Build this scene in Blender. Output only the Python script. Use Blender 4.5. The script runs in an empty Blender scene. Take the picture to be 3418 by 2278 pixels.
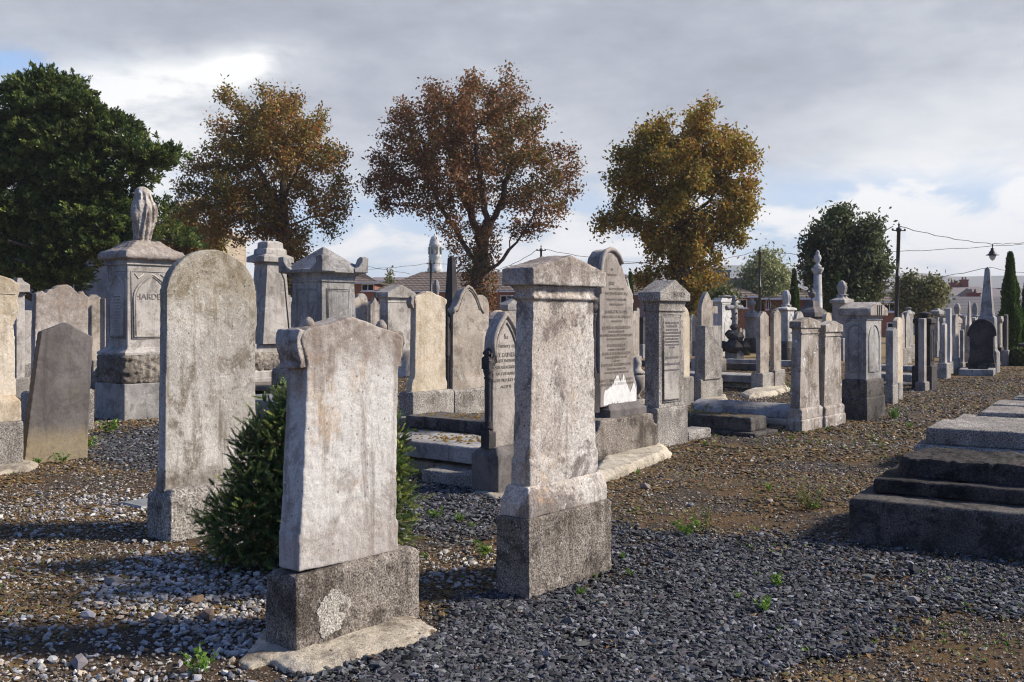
HAZE, SKY, EXPO = True, .075, 0.48
import bpy, bmesh, math, random
import numpy as np
from mathutils import Vector, noise
random.seed(7); rng = np.random.default_rng(11)
R = math.radians
scn = bpy.context.scene
COL = scn.collection
EYE, F, CX, HY = 1.6, 3323.0, 1709.0, 1060.0      # eye height, focal length and centre used to survey the photo

# ---------------------------------------------------------------- helpers
def tag(o, label=None, cat=None, group=None, kind=None):
    if label: o['label'] = label
    if cat: o['category'] = cat
    if group: o['group'] = group
    if kind: o['kind'] = kind
    return o
def empty(name, loc, rz=0, label=None, cat=None, group=None, tilt=(0, 0)):
    o = bpy.data.objects.new(name, None); COL.objects.link(o)
    o.location = loc; o.rotation_euler = (tilt[0], tilt[1], rz); o.empty_display_size = .2
    return tag(o, label, cat, group)
def copy_tree(o, parent=None):
    c = o.copy(); COL.objects.link(c); c.parent = parent
    for ch in list(o.children): copy_tree(ch, c)
    return c
class MB:
    def __init__(s): s.v = []; s.f = []; s.sm = []
    def add(s, vs, fs, smooth=False):
        b = len(s.v); s.v += [tuple(p) for p in vs]
        s.f += [tuple(i + b for i in f) for f in fs]; s.sm += [smooth] * len(fs); return s
    def loft(s, levels, cx=0, cy=0):
        vs = []; fs = []
        for (w, d, z) in levels:
            for sx, sy in ((-1, -1), (1, -1), (1, 1), (-1, 1)): vs.append((cx + sx*w/2, cy + sy*d/2, z))
        n = len(levels)
        for i in range(n - 1):
            a = 4*i
            for k in range(4): fs.append((a+k, a+(k+1) % 4, a+4+(k+1) % 4, a+4+k))
        fs.append((3, 2, 1, 0)); t = 4*(n-1); fs.append((t, t+1, t+2, t+3))
        return s.add(vs, fs)
    def box(s, x0, x1, y0, y1, z0, z1): return s.loft([(x1-x0, y1-y0, z0), (x1-x0, y1-y0, z1)], (x0+x1)/2, (y0+y1)/2)
    def prism(s, out, y0, y1):                       # outline (x,z), counter-clockwise seen from -y
        n = len(out)
        vs = [(x, y0, z) for x, z in out] + [(x, y1, z) for x, z in out]
        fs = [tuple(range(n)), tuple(range(2*n-1, n-1, -1))]
        fs += [(i, i+n, (i+1) % n + n, (i+1) % n) for i in range(n)]
        return s.add(vs, fs)
    def lathe(s, prof, cx=0, cy=0, seg=20, fold=0, nf=9, sq=1.0):
        vs = []; fs = []
        for j, (r, z) in enumerate(prof):
            for k in range(seg):
                a = 2*math.pi*k/seg
                rr = r*(1 + fold*math.sin(nf*a + j*.25) + fold*.6*math.sin(3*a + z*5)) if fold else r
                vs.append((cx + rr*math.cos(a), cy + rr*math.sin(a)*sq, z))
        for j in range(len(prof)-1):
            for k in range(seg):
                a = j*seg + k; b = j*seg + (k+1) % seg; fs.append((a, b, b+seg, a+seg))
        fs.append(tuple(range(seg-1, -1, -1))); t = (len(prof)-1)*seg; fs.append(tuple(range(t, t+seg)))
        return s.add(vs, fs, True)
    def tube(s, pts, r, seg=6, smooth=True):
        pts = [Vector(p) for p in pts]; rs = r if isinstance(r, (list, tuple)) else [r]*len(pts)
        vs = []; fs = []; n = len(pts); u = None
        for i, p in enumerate(pts):
            t = (pts[min(i+1, n-1)] - pts[max(i-1, 0)]).normalized()
            if u is None: u = t.orthogonal().normalized()
            u = (u - t*u.dot(t))
            u = u.normalized() if u.length > 1e-6 else t.orthogonal().normalized()
            w = t.cross(u)
            for k in range(seg):
                a = 2*math.pi*k/seg; vs.append(p + (u*math.cos(a) + w*math.sin(a))*rs[i])
        for i in range(n-1):
            for k in range(seg):
                a = i*seg+k; b = i*seg+(k+1) % seg; fs.append((a, b, b+seg, a+seg))
        fs.append(tuple(range(seg-1, -1, -1))); t = (n-1)*seg; fs.append(tuple(range(t, t+seg)))
        return s.add(vs, fs, smooth)
    def build(s, name, mat, parent=None, bevel=0, vox=0, amp=0.004, seg=2, loc=None):
        me = bpy.data.meshes.new(name); me.from_pydata(s.v, [], s.f); me.update()
        me.polygons.foreach_set('use_smooth', s.sm)
        bm = bmesh.new(); bm.from_mesh(me); bmesh.ops.recalc_face_normals(bm, faces=bm.faces); bm.to_mesh(me); bm.free()
        me.materials.append(mat)
        o = bpy.data.objects.new(name, me); COL.objects.link(o)
        if parent: o.parent = parent
        if loc: o.location = loc
        if vox:
            m = o.modifiers.new('remesh', 'REMESH'); m.mode = 'VOXEL'; m.voxel_size = vox; m.use_smooth_shade = True
            for tx, st in ((TXL, amp*2.2), (TXS, amp*1.6)):
                d = o.modifiers.new('wear', 'DISPLACE'); d.texture = tx; d.strength = st; d.mid_level = .5; d.texture_coords = 'LOCAL'
        elif bevel:
            m = o.modifiers.new('bevel', 'BEVEL'); m.width = bevel; m.segments = seg; m.limit_method = 'ANGLE'; m.angle_limit = R(28)
            m.harden_normals = False
        return o
TXL = bpy.data.textures.new('wear_large', 'CLOUDS'); TXL.noise_scale = .16; TXL.noise_depth = 3
TXS = bpy.data.textures.new('wear_small', 'CLOUDS'); TXS.noise_scale = .035; TXS.noise_depth = 3

def fastmesh(name, V, Fc, mat, col=None, parent=None, smooth=False):
    me = bpy.data.meshes.new(name); V = np.asarray(V, np.float32); Fc = np.asarray(Fc, np.int32)
    k = Fc.shape[1]
    me.vertices.add(len(V)); me.vertices.foreach_set('co', V.ravel())
    me.loops.add(Fc.size); me.loops.foreach_set('vertex_index', Fc.ravel())
    me.polygons.add(len(Fc)); me.polygons.foreach_set('loop_start', np.arange(0, Fc.size, k, dtype=np.int32))
    try: me.polygons.foreach_set('loop_total', np.full(len(Fc), k, np.int32))
    except Exception: pass
    me.polygons.foreach_set('use_smooth', np.full(len(Fc), smooth))
    me.update(calc_edges=True)
    if col is not None:
        a = me.color_attributes.new('Col', 'FLOAT_COLOR', 'POINT')
        c = np.ones((len(V), 4), np.float32); c[:, :3] = col; a.data.foreach_set('color', c.ravel())
    me.materials.append(mat)
    o = bpy.data.objects.new(name, me); COL.objects.link(o)
    if parent: o.parent = parent
    return o
def G(px, py, z=0.0):
    Y = (EYE - z)*F/(py - HY); return Vector(((px - CX)/F*Y, Y, z))
def at(px, py, Y): return Vector(((px - CX)/F*Y, Y, EYE - (py - HY)/F*Y))

_t = (1+5**.5)/2; ICO = []
for a in (-1, 1):
    for b in (-_t, _t): ICO += [(0, a, b), (a, b, 0), (b, 0, a)]
ICO = [tuple(x/math.sqrt(1+_t*_t) for x in p) for p in ICO]
_b = bmesh.new(); [_b.verts.new(p) for p in ICO]; bmesh.ops.convex_hull(_b, input=_b.verts[:]); _b.verts.index_update(); ICF = [tuple(v.index for v in f.verts) for f in _b.faces]; _b.free()
# ---------------------------------------------------------------- materials
def newmat(name):
    m = bpy.data.materials.new(name); m.use_nodes = True; nt = m.node_tree; nt.nodes.clear()
    out = nt.nodes.new('ShaderNodeOutputMaterial'); b = nt.nodes.new('ShaderNodeBsdfPrincipled')
    nt.links.new(b.outputs[0], out.inputs[0]); return m, nt, b
class NT:
    def __init__(s, nt): s.nt = nt; s.L = nt.links.new
    def n(s, t, **k):
        x = s.nt.nodes.new(t)
        for a, b in k.items(): setattr(x, a, b)
        return x
    def put(s, sock, v):
        if hasattr(v, 'is_linked') or isinstance(v, bpy.types.NodeSocket): s.L(v, sock)
        else:
            if isinstance(v, (tuple, list)) and len(v) == 3 and sock.type == 'RGBA': v = (*v, 1)
            sock.default_value = v
    def noise(s, vec, scale, detail=4, rough=.6, dist=0):
        x = s.n('ShaderNodeTexNoise'); s.put(x.inputs['Vector'], vec); x.inputs['Scale'].default_value = scale
        x.inputs['Detail'].default_value = detail; x.inputs['Roughness'].default_value = rough; x.inputs['Distortion'].default_value = dist
        return x.outputs['Fac']
    def voro(s, vec, scale, feat='F1', rnd=1.0):
        x = s.n('ShaderNodeTexVoronoi', feature=feat); s.put(x.inputs['Vector'], vec); x.inputs['Scale'].default_value = scale
        x.inputs['Randomness'].default_value = rnd; return x
    def mp(s, v, a, b, c=0.0, d=1.0, smooth=True):
        x = s.n('ShaderNodeMapRange', interpolation_type='SMOOTHSTEP' if smooth else 'LINEAR'); s.put(x.inputs[0], v)
        for i, q in enumerate((a, b, c, d)): s.put(x.inputs[i+1], q)
        return x.outputs[0]
    def ma(s, op, a, b=0.0, c=None):
        x = s.n('ShaderNodeMath', operation=op); s.put(x.inputs[0], a); s.put(x.inputs[1], b)
        if c is not None: s.put(x.inputs[2], c)
        return x.outputs[0]
    def vm(s, op, a, b):
        x = s.n('ShaderNodeVectorMath', operation=op); s.put(x.inputs[0], a); s.put(x.inputs[1], b); return x.outputs[0]
    def mix(s, f, a, b, mode='MIX'):
        x = s.n('ShaderNodeMix', data_type='RGBA', blend_type=mode); s.put(x.inputs[0], f); s.put(x.inputs[6], a); s.put(x.inputs[7], b); return x.outputs[2]
    def bump(s, h, strength=.5, dist=.01):
        x = s.n('ShaderNodeBump'); x.inputs['Strength'].default_value = strength; x.inputs['Distance'].default_value = dist; s.put(x.inputs['Height'], h); return x.outputs[0]
def coords(T, rand=True):
    tc = T.n('ShaderNodeTexCoord').outputs['Object']
    if not rand: return tc
    r = T.ma('MULTIPLY', T.n('ShaderNodeObjectInfo').outputs['Random'], 41.0)
    cb = T.n('ShaderNodeCombineXYZ'); T.put(cb.inputs[0], r); T.put(cb.inputs[1], r); T.put(cb.inputs[2], r)
    return T.vm('ADD', tc, cb.outputs[0])
def stone(name, c1, c2, dark=(.07, .06, .052), stain=.5, lich=.35, orange=.12, speck=.25, spsc=150, bump=.45, streak=.45, bd=.006, pale=(.66, .64, .60), bands=()):
    m, nt, b = newmat(name); T = NT(nt); v = coords(T)
    nA = T.noise(v, 1.3, 6, .6, .2); nB = T.noise(v, 3.6, 12, .74, .5); nB2 = T.noise(T.vm('ADD', v, (3.1, 7.7, 2.2)), 15, 10, .78, .2)
    st = T.noise(T.vm('MULTIPLY', v, (8, 8, .7)), 1.0, 8, .7, .5)
    nL = T.noise(v, 8, 14, .82, .2); nL2 = T.noise(T.vm('ADD', v, (9.1, 2.7, 4.4)), 30, 8, .75); nO = T.noise(T.vm('ADD', v, (5.3, 1.2, 9.1)), 3.4, 10, .75)
    nP = T.noise(v, spsc, 2, .6); nQ = T.noise(v, 42, 4, .7)
    c = T.mix(T.mp(nA, .38, .62), tuple(x*1.1 for x in c1), tuple(x*.86 for x in c2))
    c = T.mix(T.ma('MULTIPLY', T.mp(nB, .5, .6), stain), c, dark)
    c = T.mix(T.ma('MULTIPLY', T.mp(nB2, .54, .66), stain*.75), c, dark)
    c = T.mix(T.ma('MULTIPLY', T.mp(st, .5, .66), streak), c, dark)
    c = T.mix(T.ma('MULTIPLY', T.mp(nO, .54, .64), orange), c, (.42, .26, .12))
    c = T.mix(T.ma('MULTIPLY', T.mp(nL, .565, .615), lich), c, pale)
    c = T.mix(T.ma('MULTIPLY', T.mp(nL2, .61, .65), min(1, lich*1.3)), c, pale)
    if bands:
        zc = T.n('ShaderNodeSeparateXYZ'); T.put(zc.inputs[0], T.n('ShaderNodeTexCoord').outputs['Object']); zc = zc.outputs[2]
        for (z0, z1, cc, am) in bands:      # weathering bands: run-off stains at the head, splash dirt at the foot
            f = T.mp(T.ma('ADD', zc, T.ma('MULTIPLY', T.ma('SUBTRACT', st, .5), (abs(z1-z0))*1.6)), z0, z1)
            c = T.mix(T.ma('MULTIPLY', T.ma('MULTIPLY', f, am), T.mp(nB2, .3, .6, .35, 1)), c, cc)
    vo = T.voro(v, 26); dots = T.mp(vo.outputs['Distance'], .1, .2, 1, 0); sc = T.n('ShaderNodeSeparateColor'); T.put(sc.inputs[0], vo.outputs['Color'])
    c = T.mix(T.ma('MULTIPLY', T.ma('MULTIPLY', dots, T.mp(sc.outputs[0], .72, .76)), min(.85, stain+.15)), c, tuple(x*.6 for x in dark))
    c = T.mix(T.ma('MULTIPLY', T.ma('MULTIPLY', dots, T.mp(sc.outputs[0], .1, .06)), min(.9, lich*1.5)), c, pale)
    sp = T.mp(nP, .3, .7, 1-speck*1.3, 1+speck*.9, False); q = T.mp(nQ, .3, .7, 1-speck*.6, 1+speck*.5, False)
    s_ = T.ma('MULTIPLY', sp, q); cb = T.n('ShaderNodeCombineXYZ')
    for i in range(3): T.put(cb.inputs[i], s_)
    c = T.mix(1.0, c, cb.outputs[0], 'MULTIPLY')
    T.put(b.inputs['Base Color'], c); b.inputs['Roughness'].default_value = .92; b.inputs['Specular IOR Level'].default_value = .2
    h = T.ma('ADD', T.ma('MULTIPLY', nB2, 1.0), T.ma('ADD', T.ma('MULTIPLY', nP, .35), T.ma('ADD', T.ma('MULTIPLY', nQ, .7), T.ma('MULTIPLY', dots, -.12))))
    T.put(b.inputs['Normal'], T.bump(h, bump, bd)); return m
MAT = {}
MAT['pale'] = stone('pale_limestone', (.45, .42, .385), (.37, .34, .305), stain=.45, lich=.35, streak=.35)
MAT['front'] = stone('lichened_sandstone', (.52, .50, .47), (.50, .465, .425), dark=(.19, .15, .12), stain=.5, lich=.5, orange=.4, streak=.65, speck=.14, spsc=110, bump=.6, bd=.007, bands=[(1.25, 1.5, (.20, .15, .115), .75), (.62, .5, (.33, .28, .25), .5)])
MAT['arch'] = stone('stained_sandstone', (.50, .475, .44), (.43, .40, .355), dark=(.15, .12, .085), stain=.75, lich=.6, orange=.14, streak=.8, speck=.28, bump=.8, bd=.008, bands=[(1.35, 1.85, (.24, .19, .10), .55), (.55, .4, (.14, .115, .09), .75)])
MAT['pillar'] = stone('mottled_limestone', (.51, .475, .435), (.50, .43, .365), dark=(.13, .105, .095), stain=.75, lich=.65, orange=.45, streak=.5, speck=.3, spsc=90, bump=.7, bands=[(1.72, 1.9, (.22, .18, .15), .6)])
MAT['granite'] = stone('weathered_granite', (.27, .235, .20), (.21, .18, .15), dark=(.06, .046, .038), stain=.7, lich=.3, orange=.0, speck=.62, spsc=105, bump=1.0, streak=.6, bd=.012)
MAT['granite2'] = stone('pale_granite', (.36, .335, .3), (.29, .265, .24), dark=(.07, .06, .05), stain=.45, lich=.2, orange=.04, speck=.6, spsc=70, bump=.8, streak=.35, bd=.01)
MAT['cream'] = stone('cream_limestone', (.56, .49, .39), (.56, .47, .34), dark=(.2, .15, .1), stain=.4, lich=.6, orange=.35, streak=.35)
MAT['warm'] = stone('warm_sandstone', (.42, .37, .315), (.34, .295, .245), dark=(.11, .09, .07), stain=.5, lich=.45, orange=.12, streak=.45)
MAT['grey'] = stone('grey_limestone', (.35, .34, .325), (.28, .27, .26), stain=.5, lich=.35, orange=.05, streak=.45)
MAT['brown'] = stone('brown_sandstone', (.39, .35, .31), (.33, .29, .255), dark=(.1, .085, .075), stain=.4, lich=.2, orange=.05, streak=.6, bump=.3)
MAT['darks'] = stone('dark_weathered_slate', (.155, .14, .132), (.12, .108, .10), dark=(.07, .062, .06), stain=.5, lich=.1, orange=.05, streak=.7, bump=.4, speck=.15, pale=(.3, .28, .26), bands=[(.45, .2, (.30, .24, .14), .8)])
MAT['black'] = stone('blackened_stone', (.075, .068, .066), (.05, .046, .046), dark=(.022, .02, .02), stain=.5, lich=.22, orange=.0, streak=.3, bump=.7, pale=(.22, .22, .23))
MAT['tomb'] = stone('dirty_tomb_granite', (.12, .108, .098), (.085, .076, .07), dark=(.022, .02, .019), stain=.8, lich=.2, orange=.02, speck=.5, spsc=90, bump=.8, pale=(.34, .33, .32))
MAT['darkb'] = stone('dark_sandstone_base', (.17, .155, .145), (.13, .118, .11), dark=(.06, .055, .052), stain=.5, lich=.12, orange=.05, streak=.5, bump=.4, speck=.2, pale=(.3, .28, .26))
MAT['patchg'] = stone('freshly_broken_granite', (.43, .40, .35), (.38, .35, .30), stain=.1, lich=.1, orange=0, speck=.7, spsc=110, bump=1.0, streak=0, bd=.01)
MAT['sooty'] = stone('soot_black_granite', (.07, .06, .055), (.045, .04, .037), dark=(.012, .011, .011), stain=.8, lich=.14, orange=0, speck=.5, spsc=90, bump=.9, pale=(.26, .26, .27))
MAT['blotch'] = stone('white_blotched_stone', (.40, .36, .32), (.34, .295, .25), dark=(.12, .095, .075), stain=.8, lich=1.0, orange=.15, streak=.5, pale=(.7, .7, .69))
MAT['marble'] = stone('pale_marble', (.56, .55, .53), (.48, .465, .44), stain=.3, lich=.15, orange=.02, streak=.4, bump=.25, speck=.12)
MAT['concrete'] = stone('rough_concrete', (.54, .48, .38), (.43, .375, .295), dark=(.1, .08, .06), stain=.6, lich=.3, orange=.06, speck=.3, streak=.05, bump=.9, bd=.012)
MAT['rock'] = stone('rock_faced_stone', (.33, .29, .245), (.24, .21, .175), dark=(.05, .04, .035), stain=.6, lich=.25, orange=.1, bump=1.0, bd=.03, spsc=60)
def plain(name, c, rough=.6, metal=0, spec=.5, var=0, vs=8):
    m, nt, b = newmat(name); T = NT(nt)
    if var:
        n = T.noise(coords(T), vs, 6, .65)
        T.put(b.inputs['Base Color'], T.mix(T.mp(n, .3, .7), tuple(x*(1-var) for x in c), tuple(min(1, x*(1+var)) for x in c)))
    else: b.inputs['Base Color'].default_value = (*c, 1)
    b.inputs['Roughness'].default_value = rough; b.inputs['Metallic'].default_value = metal; b.inputs['Specular IOR Level'].default_value = spec
    return m
MAT['engrave'] = plain('engraved_lettering', (.27, .24, .21), .95, spec=.1, var=.4, vs=30)
MAT['faint'] = plain('worn_lettering', (.275, .24, .21), .95, spec=.1, var=.35, vs=30)
MAT['lead'] = plain('lead_lettering', (.22, .20, .19), .7, var=.3, vs=30)
MAT['patch'] = plain('white_lime_patch', (.66, .65, .63), .95, var=.1, vs=20)
MAT['iron'] = plain('black_painted_iron', (.018, .02, .024), .5)
MAT['wire'] = plain('black_cable', (.04, .04, .045), .6)
MAT['glassl'] = plain('frosted_lamp_glass', (.5, .52, .52), .25)
MAT['white'] = plain('white_window_frame', (.75, .75, .75), .5)
MAT['slate'] = plain('slate_slab', (.2, .21, .215), .7, var=.25)
m, nt, b = newmat('window_glass'); b.inputs['Base Color'].default_value = (.05, .07, .1, 1); b.inputs['Roughness'].default_value = .08; MAT['glass'] = m
def colmat(name, rough=.8, spec=.3, transl=0, bump=0, mul=1.0):
    m, nt, b = newmat(name); T = NT(nt); a = T.n('ShaderNodeAttribute', attribute_name='Col')
    c = a.outputs['Color']
    if bump:
        v = T.n('ShaderNodeTexCoord').outputs['Object']; n = T.noise(v, 160, 3, .6)
        c = T.mix(T.mp(n, .35, .7, .0, .25), c, (.03, .03, .03)); T.put(b.inputs['Normal'], T.bump(n, bump, .003))
    T.put(b.inputs['Base Color'], c); b.inputs['Roughness'].default_value = rough; b.inputs['Specular IOR Level'].default_value = spec
    if transl:
        t = T.n('ShaderNodeBsdfTranslucent'); T.put(t.inputs['Color'], c); mx = T.n('ShaderNodeMixShader'); mx.inputs[0].default_value = transl
        out = [x for x in nt.nodes if x.type == 'OUTPUT_MATERIAL'][0]
        T.L(b.outputs[0], mx.inputs[1]); T.L(t.outputs[0], mx.inputs[2]); T.L(mx.outputs[0], out.inputs[0])
    return m
MAT['leaf'] = colmat('leaves', .6, .3, .3); MAT['gravel'] = colmat('gravel_stones', .8, .35, 0, .4); MAT['mossm'] = colmat('moss', 1, .05)
def bark():
    m, nt, b = newmat('bark'); T = NT(nt); v = coords(T); n = T.noise(T.vm('MULTIPLY', v, (4, 4, 1)), 3, 8, .7)
    T.put(b.inputs['Base Color'], T.mix(T.mp(n, .3, .7), (.05, .035, .028), (.14, .10, .08))); b.inputs['Roughness'].default_value = .95
    T.put(b.inputs['Normal'], T.bump(n, .8, .05)); return m
MAT['bark'] = bark()
def brickm(name, c1, c2, mortar, sc=4.0, bw=.5, rh=.25, ms=.02, var=.1):
    m, nt, b = newmat(name); T = NT(nt); v = coords(T, False)
    cb = T.n('ShaderNodeSeparateXYZ'); T.put(cb.inputs[0], v); c3 = T.n('ShaderNodeCombineXYZ')
    T.put(c3.inputs[0], T.ma('ADD', cb.outputs[0], cb.outputs[1])); T.put(c3.inputs[1], cb.outputs[2])
    x = T.n('ShaderNodeTexBrick'); T.put(x.inputs['Vector'], c3.outputs[0]); x.inputs['Scale'].default_value = sc
    for k, q in (('Color1', c1), ('Color2', c2), ('Mortar', mortar)): x.inputs[k].default_value = (*q, 1)
    x.inputs['Brick Width'].default_value = bw; x.inputs['Row Height'].default_value = rh; x.inputs['Mortar Size'].default_value = ms
    n = T.noise(v, 1.2, 6, .6)
    T.put(b.inputs['Base Color'], T.mix(T.mp(n, .3, .7, 0, .45), x.outputs['Color'], tuple(q*.6 for q in c1))); b.inputs['Roughness'].default_value = .9
    return m
MAT['brick'] = brickm('red_brick', (.36, .12, .06), (.30, .095, .05), (.2, .13, .1))
MAT['cbrick'] = brickm('chimney_brick', (.30, .07, .055), (.24, .055, .045), (.18, .09, .08))
MAT['tiles'] = brickm('brown_roof_tiles', (.24, .18, .145), (.18, .135, .11), (.03, .024, .02), sc=1.0, bw=.5, rh=.24, ms=.06)
MAT['slates'] = brickm('grey_roof_slates', (.14, .13, .135), (.105, .10, .105), (.05, .05, .055), sc=1.0, bw=.5, rh=.3, ms=.02)
MAT['slates2'] = brickm('pale_roof_slates', (.24, .205, .205), (.19, .165, .165), (.15, .14, .14), sc=1.0, bw=.5, rh=.3, ms=.02)
MAT['ashlar'] = brickm('beige_stone_blocks', (.40, .33, .25), (.33, .27, .20), (.2, .16, .12), sc=1.0, bw=.9, rh=.4, ms=.02)
MAT['render'] = plain('grey_render', (.30, .29, .29), .95, var=.25, vs=1.5)
MAT['render2'] = plain('cream_render', (.5, .47, .42), .95, var=.15, vs=1.5)

# ---------------------------------------------------------------- surveyed monuments
class M:
    """local x runs along the front face (left to right), local y goes into the stone, z up"""
    def __init__(s, name, label, cat, xc, yb, xr, xl=None, D=None, ang=51, group=None, Y=None, tilt=(0, 0), W=None):
        a = R(ang); s.ex = Vector((math.cos(a), math.sin(a))); s.ey = Vector((-math.sin(a), math.cos(a)))
        y = Y if Y else EYE*F/(yb - HY); s.O = Vector(((xc - CX)/F*y, y)); s.xc = xc; s.Y = y
        s.W = W if W else s._sol(xr, s.ex); s.D = D if D else s._sol(xl, s.ey)
        s.C = s.O + s.ex*s.W/2 + s.ey*s.D/2
        s.e = empty(name, (s.C.x, s.C.y, 0), a, label, cat, group, tilt)
    def _sol(s, px, e):
        k = (px - CX)/F; return (k*s.O.y - s.O.x)/(e.x - k*e.y)
    def wd(s, xl, xc, xr): return s._sol(s.xc + xr - xc, s.ex), s._sol(s.xc + xl - xc, s.ey)
    def pt(s, px, py, y):
        k = Vector(((px - CX)/F, 1)); t = (s.C.dot(s.ey) + y)/k.dot(s.ey)
        return ((k*t - s.C).dot(s.ex), EYE - (py - HY)/F*t)
    def z(s, py, w=None, d=None):
        w = w or s.W; d = d or s.D; p = s.C - s.ex*w/2 - s.ey*d/2; return EYE - (py - HY)/F*p.y
    def out(s, pts, d): return [s.pt(x, y, -d/2) for x, y in pts]
def outline(kind, w, z0, z1):
    """outline of a headstone of width w from z0 to z1, counter-clockwise from bottom left"""
    h = z1 - z0; P = [(-w/2, z0), (w/2, z0)]; n = 14
    def arc(f): return [f(i/n) for i in range(n+1)]
    if kind == 'round': r = min(w/2, h*.6); P += [(w/2*math.cos(math.pi*t), z1 - r + r*math.sin(math.pi*t)) for t in [i/(2*n) for i in range(2*n+1)]]
    elif kind == 'seg': r = w*.2; P += [(w/2 - w*t, z1 - r + r*math.sin(math.pi*t)) for t in [i/n for i in range(n+1)]]
    elif kind == 'gothic':
        r = w*.8; A = arc(lambda t: (w/2 - w/2*(1-math.cos(t*math.pi/2)), z1 - r + r*math.sin(t*math.pi/2)))
        A = [(w/2 - w/2*t**1.7, z1 - r + r*t**.85) for t in [i/n for i in range(n+1)]]; P += A + [(-x, z) for x, z in A[::-1][1:]]
    elif kind == 'ogee':
        r = w*.55; A = [(w/2*(1-t), z1 - r + r*(.5-.5*math.cos(math.pi*t))*.8 + (.2*r*t**4)) for t in [i/n for i in range(n+1)]]; P += A + [(-x, z) for x, z in A[::-1][1:]]
    elif kind == 'gable': P += [(w/2, z1 - w*.22), (0, z1), (-w/2, z1 - w*.22)]
    elif kind == 'hip': P += [(w/2, z1 - w*.1), (w*.25, z1), (-w*.25, z1), (-w/2, z1 - w*.1)]
    elif kind == 'shoulder':
        s = w*.13; A = [((w/2-s)*math.cos(math.pi*t), z1 - w*.3 + w*.3*math.sin(math.pi*t)) for t in [i/n for i in range(n+1)]]; P += [(w/2, z1 - w*.3), ] + A + [(-w/2, z1 - w*.3)]
    elif kind == 'scallop':
        A = [(w*.5, z1-w*.24), (w*.44, z1-w*.19), (w*.38, z1-w*.2), (w*.34, z1-w*.13), (w*.24, z1-w*.1), (w*.18, z1-w*.02), (w*.08, z1)]
        P += A + [(-x, z) for x, z in A[::-1]]
    else: P += [(w/2, z1), (-w/2, z1)]
    return P
def cap_gable(mb, w, d, z0, ze, za): mb.prism([(-w/2, z0), (w/2, z0), (w/2, ze), (0, za), (-w/2, ze)], -d/2, d/2)
def neck(w0, d0, w1, d1, z0, z1, k=5):
    return [(w0 + (w1-w0)*(1-math.cos(t*math.pi/2)), d0 + (d1-d0)*(1-math.cos(t*math.pi/2)), z0 + (z1-z0)*math.sin(t*math.pi/2)) for t in [i/k for i in range(k+1)]]
def urn(mb, z0, h, r, seg=16, fold=0, cx=0, cy=0):
    pr = [(.55, 0), (.55, .06), (.28, .1), (.2, .18), (.3, .24), (.75, .36), (1, .52), (.98, .64), (.7, .72), (.5, .74), (.62, .77), (.4, .84), (.16, .9), (.2, .95), (.02, 1)]
    mb.lathe([(a*r, z0 + b*h) for a, b in pr], cx, cy, seg, fold)
def draped(mb, z0, h, r, cx=0, cy=0):
    pr = [(1.0, 0), (.95, .04), (.6, .07), (.62, .15), (.72, .3), (.84, .45), (.86, .58), (.78, .7), (.62, .8), (.54, .88), (.42, .94), (.25, .985), (.04, 1)]
    mb.lathe([(a*r, z0 + b*h) for a, b in pr], cx, cy, 36, .07, 8)
def flame(mb, z0, h, r): mb.lathe([(r*.7, z0), (r*.45, z0+h*.15), (r, z0+h*.45), (r*.8, z0+h*.7), (r*.35, z0+h*.85), (.01, z0+h)], seg=12)
def text_part(parent, lines, x, z, size, y, mat, lh=1.35, face='front', name='inscription', bold=0, sx=1.0, wob=0):
    """lettering cut into the face, x = centre, z = baseline of first line"""
    cu = bpy.data.curves.new(name, 'FONT'); cu.body = lines if isinstance(lines, str) else '\n'.join(lines); cu.size = size
    cu.align_x = 'CENTER'; cu.space_line = lh/1.0; cu.offset = bold; cu.extrude = .0015; cu.resolution_u = 2
    t = bpy.data.objects.new('t', cu); COL.objects.link(t)
    bpy.context.view_layer.update()
    me = bpy.data.meshes.new_from_object(t.evaluated_get(bpy.context.evaluated_depsgraph_get()))
    bpy.data.objects.remove(t); me.materials.clear(); me.materials.append(mat); me.name = name
    for v in me.vertices: v.co = (v.co.x*sx, 0 - v.co.z*1, v.co.y)
    o = bpy.data.objects.new(name, me); COL.objects.link(o); o.parent = parent
    if face == 'front': o.location = (x, y - .001, z)
    else: o.location = (y - .001, x, z); o.rotation_euler = (0, 0, -math.pi/2)
    return o
def sweep(mb, pts, r, y, face='front'):
    """moulding along (x,z) points lying on a face"""
    q = y if callable(y) else (lambda z: y)
    mb.tube([(p[0], q(p[1]), p[1]) if face == 'front' else (q(p[1]), -p[0], p[1]) for p in pts], r, 6)
def headstone(label, base, body, top='round', mat='grey', matb='granite2', name='headstone', cat='gravestone', group='gravestones across the cemetery', ang=51, Y=None, tilt=(0, 0), rim=False):
    """base = (xl, xc, xr, yb, ytop); body = (xl, xc, xr, ytop)"""
    xl, xc, xr, yb, yt = base
    m = M(name, label, cat, xc, yb, xr, xl=xl, ang=ang, group=group, Y=Y, tilt=tilt)
    w, d = m.wd(*body[:3]); zb = m.z(yt)
    mb = MB(); mb.loft([(m.W, m.D, -.05), (m.W, m.D, zb-.02), (m.W-.03, m.D-.03, zb)]); mb.build('plinth', MAT[matb], m.e, bevel=.012)
    z1 = m.z(body[3], w*.0 + .01, d)
    mb = MB(); mb.prism(outline(top, w, zb - .01, z1), -d/2, d/2); mb.build('slab', MAT[mat], m.e, bevel=.01)
    if rim:
        mb = MB(); o = outline(top, w*.86, zb + (z1-zb)*.3, z1 - w*.07)[1:]; sweep(mb, o, .012, -d/2); mb.build('moulding', MAT[mat], m.e)
    return m
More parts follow.
